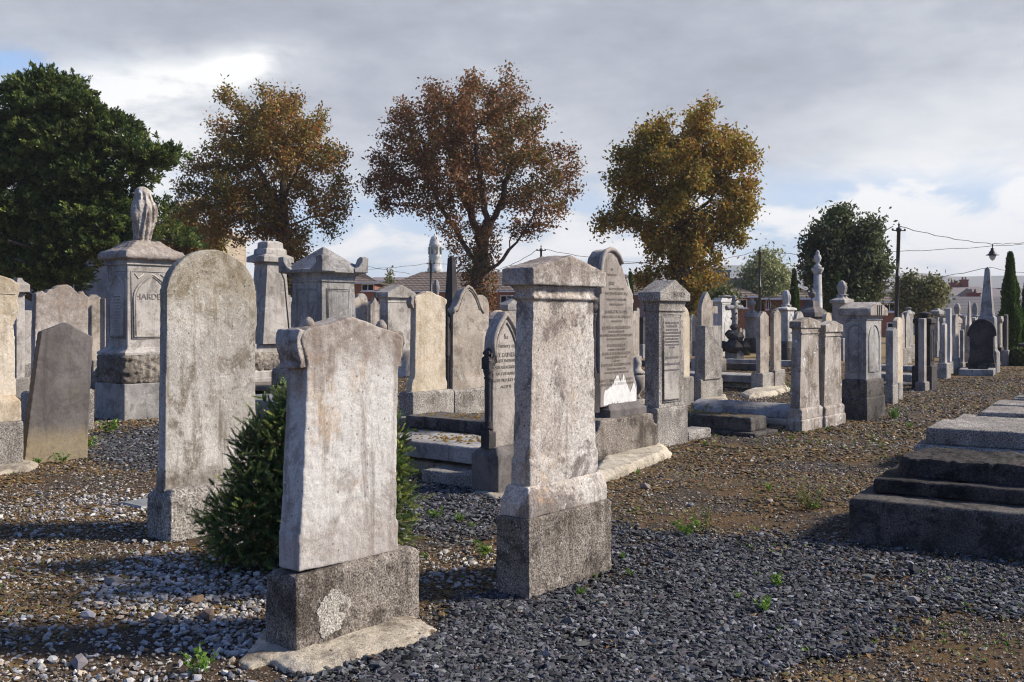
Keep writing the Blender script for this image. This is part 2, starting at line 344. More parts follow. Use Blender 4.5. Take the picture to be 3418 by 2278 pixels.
def pedestal(label, tiers, yb, shaft, cap, mat='grey', matb='granite2', capt='gable', name='pedestal_monument', cat='monument', group='pedestal monuments across the cemetery', fin=None, Y=None, shaft_b=None, ang=51, tilt=(0, 0), panel=None, capmat=None):
    """tiers [(xl,xc,xr,ytop)] bottom up, shaft (xl,xc,xr,ytop), cap (xl,xc,xr,ybottom,yeave,yapex)"""
    xl, xc, xr, yt = tiers[0]
    m = M(name, label, cat, xc, yb, xr, xl=xl, group=group, Y=Y, ang=ang, tilt=tilt)
    z = -.05; mb = MB()
    for t in tiers:
        w, d = m.wd(*t[:3]); z1 = m.z(t[3], w, d)
        mb.loft([(w, d, z), (w, d, z1-.025), (w-.05, d-.05, z1)]); z = z1 - .012
    mb.build('plinth', MAT[matb], m.e, bevel=.01)
    z = z + .01
    w, d = m.wd(*shaft[:3]); wb, db = m.wd(*(shaft_b or shaft)[:3]); cw, cd = m.wd(*cap[:3]); z0 = m.z(cap[3], cw, cd); zs = m.z(shaft[3], w, d)
    mb = MB(); mb.loft([(wb, db, z - .01), (w, d, zs), (w+.03, d+.03, zs), (w+.03, d+.03, zs+.02)] + neck(w, d, cw-.04, cd-.04, zs+.021, z0))
    mb.build('shaft', MAT[mat], m.e, bevel=.006)
    ze = m.z(cap[4], cw, cd); za = m.z(cap[5], .01, cd if capt == 'gable' else .01)
    mb = MB()
    if capt == 'gable': cap_gable(mb, cw, cd, z0 - .002, ze, za)
    elif capt == 'hip': mb.loft([(cw, cd, z0-.002), (cw, cd, ze), (cw*.3, cd*.3, za), ])
    elif capt == 'curve': mb.loft([(cw, cd, z0-.002), (cw, cd, ze), (cw*.8, cd*.8, ze+(za-ze)*.25), (cw*.5, cd*.5, ze+(za-ze)*.5), (cw*.36, cd*.36, za)])
    elif capt == 'flat': mb.loft([(cw, cd, z0-.002), (cw, cd, ze), (cw*.85, cd*.85, ze + .01), (cw*.8, cd*.8, za)])
    mb.build('cap', MAT[capmat or mat], m.e, bevel=.012)
    if panel:
        zt = zs - .08*(zs-z); zb = z + .12*(zs-z); mb = MB()
        for face, ww, dd in (('front', w, d), ('side', d, w)):
            o = outline({'arch': 'round', 'gothic': 'gothic'}.get(panel, 'flat'), ww*.68, zb, zt); o = o + [o[0]]
            a0, a1 = (db, d) if face == 'front' else (wb, w)
            sweep(mb, o, .014, lambda q: -(a0 + (a1-a0)*(q-z)/(zs-z))/2, face)
        mb.build('panel_moulding', MAT[mat], m.e)
    if fin:
        kind, ft, r = fin; h = m.z(ft, .01, .01) - za; mb = MB()
        {'urn': lambda: urn(mb, za-.01, h, r), 'draped': lambda: draped(mb, za-.01, h, r), 'flame': lambda: flame(mb, za-.01, h, r), 'obelisk': lambda: mb.loft([(r*2, r*2, za-.01), (r*1.3, r*1.3, za+h*.93), (.01, .01, za+h)])}[kind]()
        mb.build({'urn': 'urn', 'draped': 'draped_urn', 'flame': 'finial', 'obelisk': 'obelisk'}[kind], MAT[mat], m.e)
    m.zs = zs; m.z0 = z; m.sw = w; m.sd = d; m.swb = wb; m.sdb = db
    return m
# ================================================================ NEAR MONUMENTS
ST = 'near headstones standing in the gravel'
# --- A front headstone with scrolled shoulders
m = M('headstone', 'nearest headstone, blotched pale slab with scrolled shoulders on a block with a pale oval patch', 'gravestone', 987, 2199, 1401, xl=883, group=ST)
A = m; zt = m.z(1930)
mb = MB(); mb.loft([(m.W, m.D, -.06), (m.W, m.D, zt-.03), (m.W-.05, m.D-.05, zt)]); mb.build('plinth', MAT['granite'], m.e, vox=.011, amp=.007)
d = .155
P = [(998, 1912), (1330, 1843), (1331, 1740), (1324, 1730), (1331, 1228), (1340, 1205), (1348, 1150), (1347, 1125), (1325, 1108), (1290, 1098), (1262, 1090), (1225, 1074), (1176, 1058), (1140, 1070), (1100, 1082), (1062, 1090), (1035, 1094), (1015, 1108), (1006, 1130), (1008, 1152), (1018, 1180), (1027, 1210), (1026, 1231), (1012, 1590), (1003, 1780), (998, 1790)]
o_ = m.out(P, d)
mb = MB(); mb.prism(o_, -d/2, d/2); mb.build('slab', MAT['front'], m.e, vox=.008, amp=.005)
for (px, ex) in ((1014, -1), (1338, 1)):
    mb = MB(); x, z = m.pt(px, 1150, -d/2); pr = []
    for i in range(13):
        t = i/12; pr.append((x + ex*(.006 + .042*math.sin(math.pi*min(1, t*1.05+.06))**.7*(1-.65*t) + (.012 if t > .88 else 0)), z + .07 - .19*t))
    mb.prism([(x - ex*.04, z+.07)] + pr + [(x - ex*.04, z-.12)] if ex < 0 else ([(x - .04, z+.07)] + pr + [(x-.04, z-.12)])[::-1], -d/2 + .005, d/2 + .02)
    mb.build('scroll', MAT['blotch'], m.e, vox=.009, amp=.011)
for px, py in ((1030, 1082), (1277, 1090)):
    x, z = m.pt(px, py, 0); mb = MB(); mb.lathe([(.028, z-.02), (.03, z+.005), (.018, z+.025), (.006, z+.035)], x, 0 if px < 1100 else .01, 10); mb.build('knob', MAT['front'], m.e)
# pale oval patch on the base, a thin crust
x, z = m.pt(1110, 2045, -m.D/2); vs = [(x, -m.D/2-.004, z)]; n = 70
mb = MB(); o_ = [(x + (.10 + .012*math.sin(3*a+1) + .006*math.sin(7*a))*math.cos(a), z + (.105 + .014*math.sin(2*a) + .008*math.sin(5*a))*math.sin(a)) for a in [2*math.pi*i/n for i in range(n)]]
mb.prism([(px_*1.0+random.gauss(0, .004), pz_+random.gauss(0, .004)) for px_, pz_ in o_], -m.D/2-.003, -m.D/2+.01); mb.build('pale_patch', MAT['patchg'], m.e)
def pad(m, pts, h=.035, mat='concrete', name='footing', vox=.016):
    """irregular concrete apron outlined on the ground by surveyed points"""
    W = [G(x, y) for x, y in pts]; a = m.e.rotation_euler[2]; mb = MB(); L = []
    for p in W:
        q = Vector((p.x, p.y)) - m.C; L.append((q.dot(m.ex), q.dot(m.ey)))
    cx = sum(p[0] for p in L)/len(L); cy = sum(p[1] for p in L)/len(L); n = len(L)
    vs = [(x, y, -.03) for x, y in L] + [(x, y, h*.45) for x, y in L] + [(cx+(x-cx)*.8, cy+(y-cy)*.8, h) for x, y in L]
    fs = []
    for j in (0, n): fs += [(j+i, j+(i+1) % n, j+n+(i+1) % n, j+n+i) for i in range(n)]
    fs += [tuple(range(n-1, -1, -1)), tuple(range(2*n, 3*n))]
    mb.add(vs, fs); return mb.build(name, MAT[mat], m.e, vox=vox, amp=.011)
pad(A, [(788, 2225), (840, 2170), (870, 2120), (1000, 2050), (1330, 2040), (1400, 2075), (1465, 2112), (1400, 2148), (1250, 2190), (1130, 2235), (1040, 2262), (975, 2258), (900, 2215), (830, 2238)])
# --- B central pillar
m = M('headstone', 'tall mottled pillar with gabled cap on a two-stepped block, centre of the photo', 'gravestone', 1765, 2008, 2040, xl=1655, group=ST)
B = m; z1 = m.z(1737); w2, d2 = m.wd(1670, 1767, 2030); z2 = m.z(1632, w2, d2)
mb = MB(); mb.loft([(m.W, m.D, -.06), (m.W, m.D, z1-.012), (m.W-.02, m.D-.02, z1)]); mb.build('plinth', MAT['granite'], m.e, vox=.011, amp=.006)
mb = MB(); mb.loft([(w2, d2, z1-.004), (w2, d2, z2-.09), (w2-.012, d2-.012, z2-.07), (w2-.03, d2-.03, z2-.045), (w2-.035, d2-.035, z2-.03), (w2-.06, d2-.06, z2)]); mb.build('second_step', MAT['pillar'], m.e, vox=.01, amp=.006)
wb, db = m.wd(1706, 1767, 1996); wt, dt = m.wd(1728, 1787, 1993); z3 = m.z(1003, wt, dt); zm = m.z(1538, wb, db)
cw, cd = m.wd(1681, 1786, 2034); z4 = m.z(947, cw, cd)
mb = MB(); mb.loft([(wb+.01, db+.01, z2-.01), (wb+.01, db+.01, zm-.02), (wb-.006, db-.008, zm+.01), (wt, dt, z3), (wt+.035, dt+.035, z3+.006), (wt+.045, dt+.045, z3+.018), (wt+.03, dt+.03, z3+.03), (wt+.012, dt+.012, z3+.034)] + neck(wt+.01, dt+.01, cw-.03, cd-.03, z3+.036, z4-.004)[1:]); mb.build('shaft', MAT['pillar'], m.e, vox=.009, amp=.0035)
mb = MB(); cap_gable(mb, cw, cd, z4-.006, m.z(893, cw, cd), m.z(850, .2, cd)); mb.build('cap', MAT['pillar'], m.e, vox=.01, amp=.006)
# --- C arched slab
m = M('headstone', 'tall round-arched slab with yellow-brown stains down its face, left of the evergreen bush', 'gravestone', 568, 1809, 905, xl=488, group=ST)
C_ = m; z1 = m.z(1640); d = m.wd(527, 550, 848)[1]
mb = MB(); mb.loft([(m.W, m.D, -.06), (m.W, m.D, z1-.06), (m.W-.09, m.D-.09, z1)]); mb.build('plinth', MAT['granite2'], m.e, vox=.013, amp=.006)
P = [(548, 1645), (850, 1600), (856, 984)]; c = m.pt(556, 984, -d/2); e = m.pt(857, 984, -d/2); top = m.pt(712, 834, -d/2)[1]
o_ = [m.pt(548, 1645, -d/2), m.pt(850, 1590, -d/2)] + [((c[0]+e[0])/2 + (e[0]-c[0])/2*math.cos(t), c[1] + (top-c[1])*math.sin(t)) for t in [math.pi*i/30 for i in range(31)]]
o_[0] = (o_[0][0], z1-.03); o_[1] = (o_[1][0], z1-.03)
mb = MB(); mb.prism(o_, -d/2, d/2); mb.build('slab', MAT['arch'], m.e, vox=.011, amp=.005)
mb = MB(); x0 = o_[0][0]; mb.box(x0-.012, x0+.03, -d/2+.02, d/2, z1-.03, z1+.13); mb.build('corner_strip', MAT['arch'], m.e, bevel=.01)
# --- D left edge pillar
m = M('headstone', 'broad cream headstone on a moulded base, cut off by the left edge', 'gravestone', -150, 1585, 80, D=.42, group=ST)
D_ = m; za = m.z(1425); zb_ = m.z(1362)
mb = MB(); mb.box(-m.W/2, m.W/2, -m.D/2, m.D/2, -.05, za); mb.build('plinth', MAT['granite2'], m.e, vox=.016, amp=.005)
mb = MB(); mb.loft([(m.W-.03, m.D-.03, za-.003), (m.W-.03, m.D-.03, za+.2), (m.W-.06, m.D-.05, za+.235), (m.W-.12, m.D-.1, za+.26), (m.W-.13, m.D-.1, za+.285)]); mb.build('moulded_base', MAT['cream'], m.e, vox=.014, amp=.004)
d = m.D-.16; z0 = za+.28
P = [(-120, 1370), (55, 1366), (48, 1085), (58, 1060), (64, 1040), (60, 1005), (67, 975), (66, 950), (40, 930), (0, 920), (-60, 905), (-130, 925), (-130, 1000)]
o_ = [(x, max(z, z0-.01)) for x, z in m.out(P, d)]; mb = MB(); mb.prism(o_, -d/2, d/2); mb.build('slab', MAT['cream'], m.e, vox=.013, amp=.006)
mb = MB(); mb.tube([(-.2, -d/2, m.pt(0, 978, -d/2)[1]), (m.pt(52, 982, -d/2)[0], -d/2, m.pt(52, 982, -d/2)[1])], .006); mb.build('moulding', MAT['warm'], m.e)
pad(m, [(-250, 1600), (-80, 1560), (60, 1530), (105, 1540), (128, 1556), (110, 1572), (60, 1578), (-20, 1590), (-150, 1625)], .05)
# --- H leaning dark slab
m = M('headstone', 'dark brown pointed slab leaning to the right, with a yellowed foot', 'gravestone', 130, 1548, 300, D=.1, group=ST)
d = .1; P = [(79, 1560), (148, 1570), (292, 1535), (297, 1400), (311, 1126), (225, 1077), (139, 1108), (120, 1230), (98, 1400)]
mb = MB(); mb.prism(m.out(P, d), -d/2, d/2); mb.build('slab', MAT['darks'], m.e, vox=.012, amp=.003)
# --- G scalloped lichen stone
m = M('headstone', 'lichen-covered headstone with a scalloped hump-backed top behind the leaning dark slab', 'gravestone', 103, 1452, 316, xl=67, group=ST)
zt = m.z(1310); mb = MB(); mb.loft([(m.W, m.D, -.05), (m.W, m.D, zt-.03), (m.W-.05, m.D-.05, zt)]); mb.build('plinth', MAT['granite2'], m.e, bevel=.02)
d = .12; P = [(114, 1330), (292, 1310), (296, 992), (285, 985), (278, 972), (270, 976), (262, 984), (250, 968), (240, 957), (225, 951), (205, 952), (188, 958), (176, 967), (164, 966), (152, 980), (140, 970), (130, 978), (119, 980)]
mb = MB(); mb.prism(m.out(P, d), -d/2, d/2); mb.build('slab', MAT['front'], m.e, vox=.014, amp=.006)
# --- K tall tomb with draped statue, name on its face
m = M('monument', 'tallest carved tomb, with rock-faced band, gothic panels and a draped figure-like urn on top', 'monument', 415, 1406, 628, xl=316)
K = m; z1 = m.z(1284); z2 = m.z(1188); z3 = m.z(1169)
mb = MB(); mb.box(-m.W/2, m.W/2, -m.D/2, m.D/2, -.05, z1); mb.build('plinth', MAT['grey'], m.e, bevel=.015)
mb = MB(); mb.box(-m.W/2+.01, m.W/2-.01, -m.D/2+.01, m.D/2-.01, z1-.002, z2); ro = mb.build('rock_faced_band', MAT['rock'], m.e, vox=.022)
ro.modifiers[1].strength = .075; ro.modifiers[2].strength = .02; ro.modifiers[1].texture = bpy.data.textures.new('rocky', 'VORONOI'); ro.modifiers[1].texture.noise_scale = .075; ro.modifiers[1].mid_level = .45
w, d = m.wd(356, 425, 590); wb, db = m.wd(350, 424, 594); z4 = m.z(884, w, d); cw, cd = m.wd(325, 421, 622); z5 = m.z(863, cw, cd)
mb = MB(); mb.loft([(m.W-.05, m.D-.05, z2-.002), (m.W-.04, m.D-.04, z2+.04), (wb+.06, db+.06, z3), (wb, db, z3+.03), (w, d, z4), (w+.06, d+.06, z4+.005), (w+.06, d+.06, z4+.03), (w+.02, d+.02, z4+.035)] + neck(w+.02, d+.02, cw-.1, cd-.1, z4+.036, z5)[1:]); mb.build('shaft', MAT['pale'], m.e, bevel=.006)
ze = m.z(845, cw, cd); zp = m.z(808, .3, .3)
mb = MB(); mb.loft([(cw-.06, cd-.06, z5-.002), (cw, cd, z5+.03), (cw, cd, ze), (cw*.93, cd*.93, ze+.05), (cw*.7, cd*.7, ze+.11), (cw*.5, cd*.5, ze+.19), (.5, .45, zp-.02), (.42, .4, zp+.02)]); mb.build('cap', MAT['front'], m.e, vox=.02, amp=.012)
mb = MB(); h = m.z(625, .01, .01) - zp
vs = []; fs = []; seg = 56; pr = [(.14, 0), (.115, .03), (.11, .1), (.13, .2), (.15, .32), (.168, .44), (.182, .55), (.185, .64), (.165, .71), (.128, .77), (.118, .82), (.12, .87), (.11, .92), (.085, .965), (.03, .995), (.004, 1)]
for j, (r, t) in enumerate(pr):
    for k in range(seg):
        a = 2*math.pi*k/seg; ff = 1 + .16*math.sin(8*a + t*3.0) * (1 - .75*t) + .12*math.sin(3*a - t*6)*(1-t*t); lean = .04*math.sin(t*3)
        vs.append((r*ff*math.cos(a)*1.08 + lean, r*ff*math.sin(a)*.95, zp + .01 + t*h))
for j in range(len(pr)-1):
    for k in range(seg): a = j*seg+k; b2 = j*seg+(k+1) % seg; fs.append((a, b2, b2+seg, a+seg))
fs.append(tuple(range(seg-1, -1, -1))); mb.add(vs, fs, True)
mb.lathe([(.01, zp+h*.36), (.05, zp+h*.42), (.065, zp+h*.52), (.05, zp+h*.64), (.01, zp+h*.7)], -.13, -.06, 10); mb.lathe([(.01, zp+h*.4), (.05, zp+h*.46), (.06, zp+h*.56), (.01, zp+h*.66)], .12, -.09, 10)
for i in range(11):
    a = i*.57+random.uniform(-.12, .12); a1 = a+random.uniform(-.5, .5); pts = []; rr_ = []
    for q in range(9):
        t = .97-q*.115; r = np.interp(t, [p_[1] for p_ in pr], [p_[0] for p_ in pr]); aa = a+(a1-a)*(1-t)**1.5; pts.append((r*1.04*math.cos(aa)+.03*math.sin(t*3), r*math.sin(aa), zp+.01+t*h)); rr_.append(.008+.02*(1-t))
    mb.tube(pts, rr_, 6)
mb.build('draped_urn', MAT['blotch'], m.e, vox=.012, amp=.011)
# gothic panels
for face, ww, a0, a1 in (('front', w, db, d), ('side', d, wb, w)):
    f = lambda q: -(a0 + (a1-a0)*(q-z3)/(z4-z3))/2
    mb = MB(); hw = ww*.38; zt = z4-.14; zb = z3+.2
    g = [(hw*(1-t**1.6), zt - hw*1.15*(1-t**.8)) for t in [i/8 for i in range(9)]]; g = [(hw, zb)] + g + [(-x, z) for x, z in g[::-1][1:]] + [(-hw, zb), (hw, zb)]
    sweep(mb, g, .022, f, face); sweep(mb, [(-hw-.04, zb-.03), (-hw-.04, zt+.04), (hw+.04, zt+.04), (hw+.04, zb-.03), (-hw-.04, zb-.03)], .014, f, face)
    sweep(mb, [(x*.9, z-.03) for x, z in g[:-1]], .012, f, face)
    for sx in (-1, 1): sweep(mb, [(sx*(hw-.02), zt+.01), (sx*hw*.75, zt-.07), (sx*hw*.45, zt+.005)], .013, f, face)
    mb.build('panel_moulding', MAT['pale'], m.e)
x, z = m.pt(512, 1000, -d/2); text_part(m.e, 'HARDEN', -.02, z, .137, -(d*.45 + db*.55)/2 - .004, MAT['engrave'], sx=1.0)
# faint worn lettering on the shaded side, too worn to read
mb = MB()
for i in range(15):
    zz = z + .03 - i*.048; hwid = random.uniform(.09, .15); yy = -hwid
    while yy < hwid:
        ww_ = random.uniform(.007, .014); mb.box(-(w+wb)/4-.004, -(w+wb)/4+.01, yy, yy+ww_, zz, zz+random.uniform(.012, .02)); yy += ww_+random.choice([.006, .008, .02])
mb.build('inscription', MAT['engrave'], m.e)
# --- L pale monument behind the arched slab
m = pedestal('pale stepped monument with a tapering shaft on rock-faced steps, rising behind the arched slab', [(790, 830, 1010, 1262), (800, 838, 1000, 1240), (820, 850, 992, 1178), (822, 852, 990, 1148)], 1290, (762, 805, 869, 882), (732, 791, 894, 873, 855, 838), 'pale', 'pale', 'hip', shaft_b=(742, 792, 892, 1083), name='monument')
mb = MB(); z = m.z(845, .4, .4); mb.loft([(.62, .5, z-.05), (.6, .48, z+.1), (.48, .4, z+.11), (.46, .38, z+.26), (.3, .25, z+.3)]); mb.build('crowning_block', MAT['pale'], m.e, bevel=.02)
w0, d0 = m.wd(820, 850, 992); mb = MB(); z_a, z_b = m.z(1240), m.z(1180); mb.box(-w0/2-.03, w0/2+.03, -d0/2-.03, d0/2+.03, z_a, z_b); ro2 = mb.build('rock_faced_step', MAT['rock'], m.e, vox=.035)
ro2.modifiers[1].texture = ro.modifiers[1].texture; ro2.modifiers[1].strength = .12; ro2.modifiers[2].strength = .05
mb = MB(); sweep(mb, [(m.sw*.16, m.zs-.1), (m.sw*.4, m.zs-.35), (m.swb*.4, m.z0+.25)], .018, lambda q: -(m.sdb + (m.sd-m.sdb)*(q-m.z0)/(m.zs-m.z0))/2); mb.build('panel_moulding', MAT['darks'], m.e)
# --- M tomb with pyramidal cap and horned corners
m = M('monument', 'square tomb with pyramid cap and carved horned corners behind the nearest headstone', 'monument', 1040, 1372, 1250, xl=905)
z1 = m.z(1245); w, d = m.wd(967, 1066, 1178); wb, db = m.wd(950, 1060, 1182); z2 = m.z(1195, wb, db); z3 = m.z(941, w, d); cw, cd = m.wd(926, 1066, 1218); z4 = m.z(907, cw, cd)
mb = MB(); mb.box(-m.W/2, m.W/2, -m.D/2, m.D/2, -.05, z1); mb.loft([(m.W-.01, m.D-.01, z1-.003), (m.W-.1, m.D-.1, z1+.06), (wb+.14, db+.14, z1+.08), (wb+.03, db+.03, z2)]); mb.build('plinth', MAT['granite2'], m.e, bevel=.015)
mb = MB(); mb.loft([(wb, db, z2-.003), (w, d, z3), (w+.05, d+.05, z3+.005), (w+.05, d+.05, z3+.04), (w+.02, d+.02, z3+.045)] + neck(w+.02, d+.02, cw-.06, cd-.06, z3+.046, z4)[1:]); mb.build('shaft', MAT['grey'], m.e, bevel=.008)
za = m.z(825, .01, .01); mb = MB(); mb.loft([(cw, cd, z4-.003), (cw, cd, z4+.06), (cw*.93, cd*.93, z4+.07), (.03, .03, za)]); mb.build('cap', MAT['grey'], m.e, bevel=.01)
for sx in (-1, 1):
    for sy in (-1, 1):
        mb = MB(); ear = [(-.02, 0), (-.03, .27), (.04, .29), (.11, .25), (.15, .17), (.2, .1), (.3, .06), (.3, 0)]
        P1 = [(sx*(cw/2-t), z4+.01+q) for t, q in ear]; P2 = [(cd/2-t, z4+.01+q) for t, q in ear]
        mb.prism(P1 if sx < 0 else P1[::-1], min(sy*(cd/2+.02), sy*(cd/2-.13)), max(sy*(cd/2+.02), sy*(cd/2-.13)))
        n_ = len(ear); b0 = len(mb.v); vs = [(sx*(cw/2+.02), sy*y, z) for y, z in P2]+[(sx*(cw/2-.13), sy*y, z) for y, z in P2]
        mb.add(vs, [tuple(range(n_)), tuple(range(2*n_-1, n_-1, -1))]+[(k, k+n_, (k+1) % n_+n_, (k+1) % n_) for k in range(n_)])
        mb.build('carved_horn', MAT['grey'], m.e, vox=.014, amp=.006)
for face, ww, a0, a1 in (('front', w, db, d), ('side', d, wb, w)):
    f = lambda q: -(a0 + (a1-a0)*(q-z2)/(z3-z2))/2
    mb = MB(); hw = ww*.36
    for k, r in ((1, .016), (.9, .011)): sweep(mb, [(-hw*k, z2+.12+.05*(1-k)), (-hw*k, z3-.12-.3*(1-k)), (hw*k, z3-.12-.3*(1-k)), (hw*k, z2+.12), (-hw*k, z2+.12)], r, f, face)
    mb.build('panel_moulding', MAT['grey'], m.e)
x, z = m.pt(1120, 1052, -d/2); text_part(m.e, 'HARDEN', x, z-.01, .15, -(d*.75+db*.25)/2-.004, MAT['engrave'], sx=.9)
# --- P gabled pillar
m = pedestal('plain grey pillar with a low gabled cap behind the left shoulder of the cream headstone', [(1240, 1280, 1400, 1170)], 1262, (1265, 1292, 1372, 1010), (1248, 1290, 1384, 993, 976, 951), 'pale', 'pale', name='pillar_headstone', cat='gravestone')
# --- Q cream stone and R pointed stone on adjoining bases
m = M('headstone', 'cream yellow headstone with low pointed top and dark scrolled edge', 'gravestone', 1378, 1418, 1515, xl=1331)
zt = m.z(1311); mb = MB(); mb.loft([(m.W, m.D, -.05), (m.W, m.D, zt-.03), (m.W-.05, m.D-.05, zt)]); mb.build('plinth', MAT['granite2'], m.e, vox=.016, amp=.006)
d = m.wd(1355, 1374, 1492)[1]
P = [(1372, 1318), (1493, 1300), (1493, 1275), (1488, 1262), (1488, 1020), (1494, 1010), (1492, 1000), (1476, 990), (1458, 984), (1444, 975), (1426, 972), (1410, 982), (1388, 990), (1383, 1002), (1388, 1020), (1384, 1260), (1376, 1280)]
mb = MB(); mb.prism(m.out(P, d), -d/2, d/2); mb.build('slab', MAT['cream'], m.e, vox=.012, amp=.005)
x, z = m.pt(1384, 1000, -d/2); mb = MB(); mb.prism([(x, z-.14), (x, z+.03), (x-.04, z+.02), (x-.07, z-.04), (x-.05, z-.1), (x-.02, z-.14)], -d/2+.01, d/2); mb.build('scroll', MAT['front'], m.e, vox=.012, amp=.005)
mb = MB(); mb.lathe([(.035, z), (.04, z+.03), (.015, z+.06)], x-.01, 0, 10); mb.build('knob', MAT['front'], m.e)
def pinnacle(m, x, y, z0, z1, r, mat='black', name='corner_pinnacle'):
    h = z1-z0; mb = MB(); mb.loft([(r*2, r*2, z0), (r*2, r*2, z0+h*.5), (r*1.2, r*1.2, z0+h*.62), (r*1.7, r*1.7, z0+h*.7), (r*1.7, r*1.7, z0+h*.78), (r*.5, r*.5, z0+h*.95), (.004, .004, z1)], x, y); mb.build(name, MAT[mat], m.e, bevel=.004)
def colonnette(m, x, y, z0, z1, r, mat='black'):
    mb = MB(); mb.lathe([(r*1.5, z0), (r*1.5, z0+.03), (r*1.1, z0+.045), (r*1.35, z0+.06), (r, z0+.08), (r, z0+.14), (r, z1-.12), (r*1.05, z1-.1), (r*1.4, z1-.085), (r*1.1, z1-.07), (r*1.5, z1-.03), (r*1.6, z1)], x, y, 16); mb.build('colonnette', MAT[mat], m.e)
m = M('headstone', 'grey pointed-arch headstone with a moulded ogee rim beside the cream headstone', 'gravestone', 1518, 1388, 1655, xl=1478)
zt = m.z(1303); mb = MB(); mb.loft([(m.W, m.D, -.05), (m.W, m.D, zt-.03), (m.W-.05, m.D-.05, zt)]); mb.build('plinth', MAT['granite2'], m.e, vox=.016, amp=.006)
d = .16; P = [(1510, 1310), (1630, 1290), (1632, 1060), (1615, 1045), (1603, 1025), (1598, 1008), (1588, 985), (1575, 965), (1564, 957), (1552, 966), (1540, 985), (1532, 1008), (1526, 1025), (1518, 1030), (1512, 1046)]
o_ = m.out(P, d); mb = MB(); mb.prism(o_, -d/2, d/2); mb.build('slab', MAT['warm'], m.e, vox=.013, amp=.003)
mb = MB(); sweep(mb, o_[3:], .03, -d/2+.005); sweep(mb, [(x*.9, z-.05) for x, z in o_[4:-1]], .014, -d/2); mb.build('arch_moulding', MAT['warm'], m.e)
x0 = o_[0][0]; pinnacle(m, x0-.03, -d/2+.08, m.pt(1510, 1300, -d/2)[1]+.55, m.pt(1510, 1030, -d/2)[1], .05); colonnette(m, x0-.03, -d/2+.08, zt, zt+.58, .03)
# --- V pointed stone with columns
m = M('headstone', 'brown gothic headstone with dark corner columns and cut lettering, half hidden behind the central pillar', 'gravestone', 1662, 1653, 1775, xl=1572, group=ST)
z1 = m.z(1500); mb = MB(); mb.loft([(m.W, m.D, -.06), (m.W, m.D, z1-.07), (m.W-.12, m.D-.12, z1)]); mb.build('plinth', MAT['darkb'], m.e, vox=.014, amp=.003)
d = m.wd(1613, 1643, 1700)[1]; xl_ = m.pt(1644, 1300, -d/2)[0]; w = -2*xl_; zs = m.pt(1644, 1171, -d/2)[1]; za = m.pt(1690, 1040, -d/2)[1]
g = outline('gothic', w, z1-.01, za); mb = MB(); mb.prism(g, -d/2, d/2); mb.build('slab', MAT['brown'], m.e, vox=.011, amp=.003)
g2 = [(w/2-.02, zs-.05)] + [(x, z) for x, z in outline('gothic', w*.92, z1, za-.03)[2:] if z > zs-.03] + [(-w/2+.02, zs-.05)]
mb = MB(); sweep(mb, g2, .025, -d/2); sweep(mb, [(x*.82, z-.06) for x, z in g2], .014, -d/2); mb.build('arch_moulding', MAT['brown'], m.e)
for sx in (-1, 1):
    zc = m.pt(1644, 1232, -d/2)[1]
    colonnette(m, sx*(w/2+.005), -d/2+.045, z1+.16, zc, .032); mb = MB(); mb.loft([(.1, .1, z1-.01), (.1, .1, z1+.13), (.075, .075, z1+.165)], sx*(w/2+.005), -d/2+.045); mb.build('column_base', MAT['black'], m.e, bevel=.006)
    pinnacle(m, sx*(w/2+.005), -d/2+.045, zc-.002, zs+.03, .045)
text_part(m.e, 'In', 0, m.pt(1700, 1132, -d/2)[1], .07, -d/2-.002, MAT['faint']); text_part(m.e, ['Memory of'], 0, m.pt(1700, 1160, -d/2)[1], .055, -d/2-.002, MAT['faint'])
text_part(m.e, ['MARY CATHERINE'], 0, m.pt(1700, 1190, -d/2)[1], .052, -d/2-.002, MAT['faint'], bold=.001)
text_part(m.e, ['YOUNGEST DAUGHTER OF', 'JOHN ABERCROMBIE', 'OF COLERAINE', 'WHO DIED JULY 9TH', 'AGED 23'], 0, m.pt(1700, 1208, -d/2)[1], .04, -d/2-.002, MAT['faint'], lh=1.5)
pad(m, [(1560, 1640), (1660, 1625), (1760, 1600), (1730, 1640), (1700, 1668), (1655, 1668), (1620, 1655)], .02)
# --- W pillar behind V, X
headstone('lumpy lichen-spotted stone with a greenish side rising behind the brown gothic headstone', (1612, 1650, 1745, 1330, 1260), (1621, 1654, 1735, 1040), 'seg', 'front')
pedestal('low grey pillar with a gabled cap and small finial left of the central pillar cap', [(1660, 1690, 1760, 1120)], 1190, (1672, 1695, 1740, 1045), (1664, 1692, 1750, 1035, 1018, 994), 'grey', fin=('flame', 985, .12), name='pillar_headstone', cat='gravestone')
# --- Z very tall lettered stone
m = M('headstone', 'very tall narrow arched stone covered in lettering, white lime on its foot', 'gravestone', 1985, 1556, 2196, D=.5, group=ST)
Z = m; mb = MB(); zt = m.z(1408)
o_ = [(-m.W/2, -.06), (m.W/2, -.06), (m.W/2, zt-.13), (m.W/2-.03, zt-.14), (m.W/2-.07, zt-.11), (m.W/2-.1, zt-.04), (m.W/2-.12, zt), (-m.W/2+.12, zt), (-m.W/2+.1, zt-.04), (-m.W/2+.07, zt-.11), (-m.W/2+.03, zt-.14), (-m.W/2, zt-.13)]
mb.prism(o_, -m.D/2, m.D/2); mb.build('plinth', MAT['granite'], m.e, vox=.015, amp=.006)
d = .2; f1 = m.pt(2017, 1375, -d/2); f2 = m.pt(2140, 1375, -d/2); zf = m.pt(2060, 1352, -d/2)[1]
mb = MB(); cxx = (f1[0]+f2[0])/2; wf = f2[0]-f1[0]; mb.loft([(wf, d+.16, zt-.005), (wf, d+.16, zt+.08), (wf-.1, d+.06, zf-.01), (wf-.14, d+.02, zf+.02)], cxx, 0); mb.build('moulded_base', MAT['darkb'], m.e, bevel=.008)
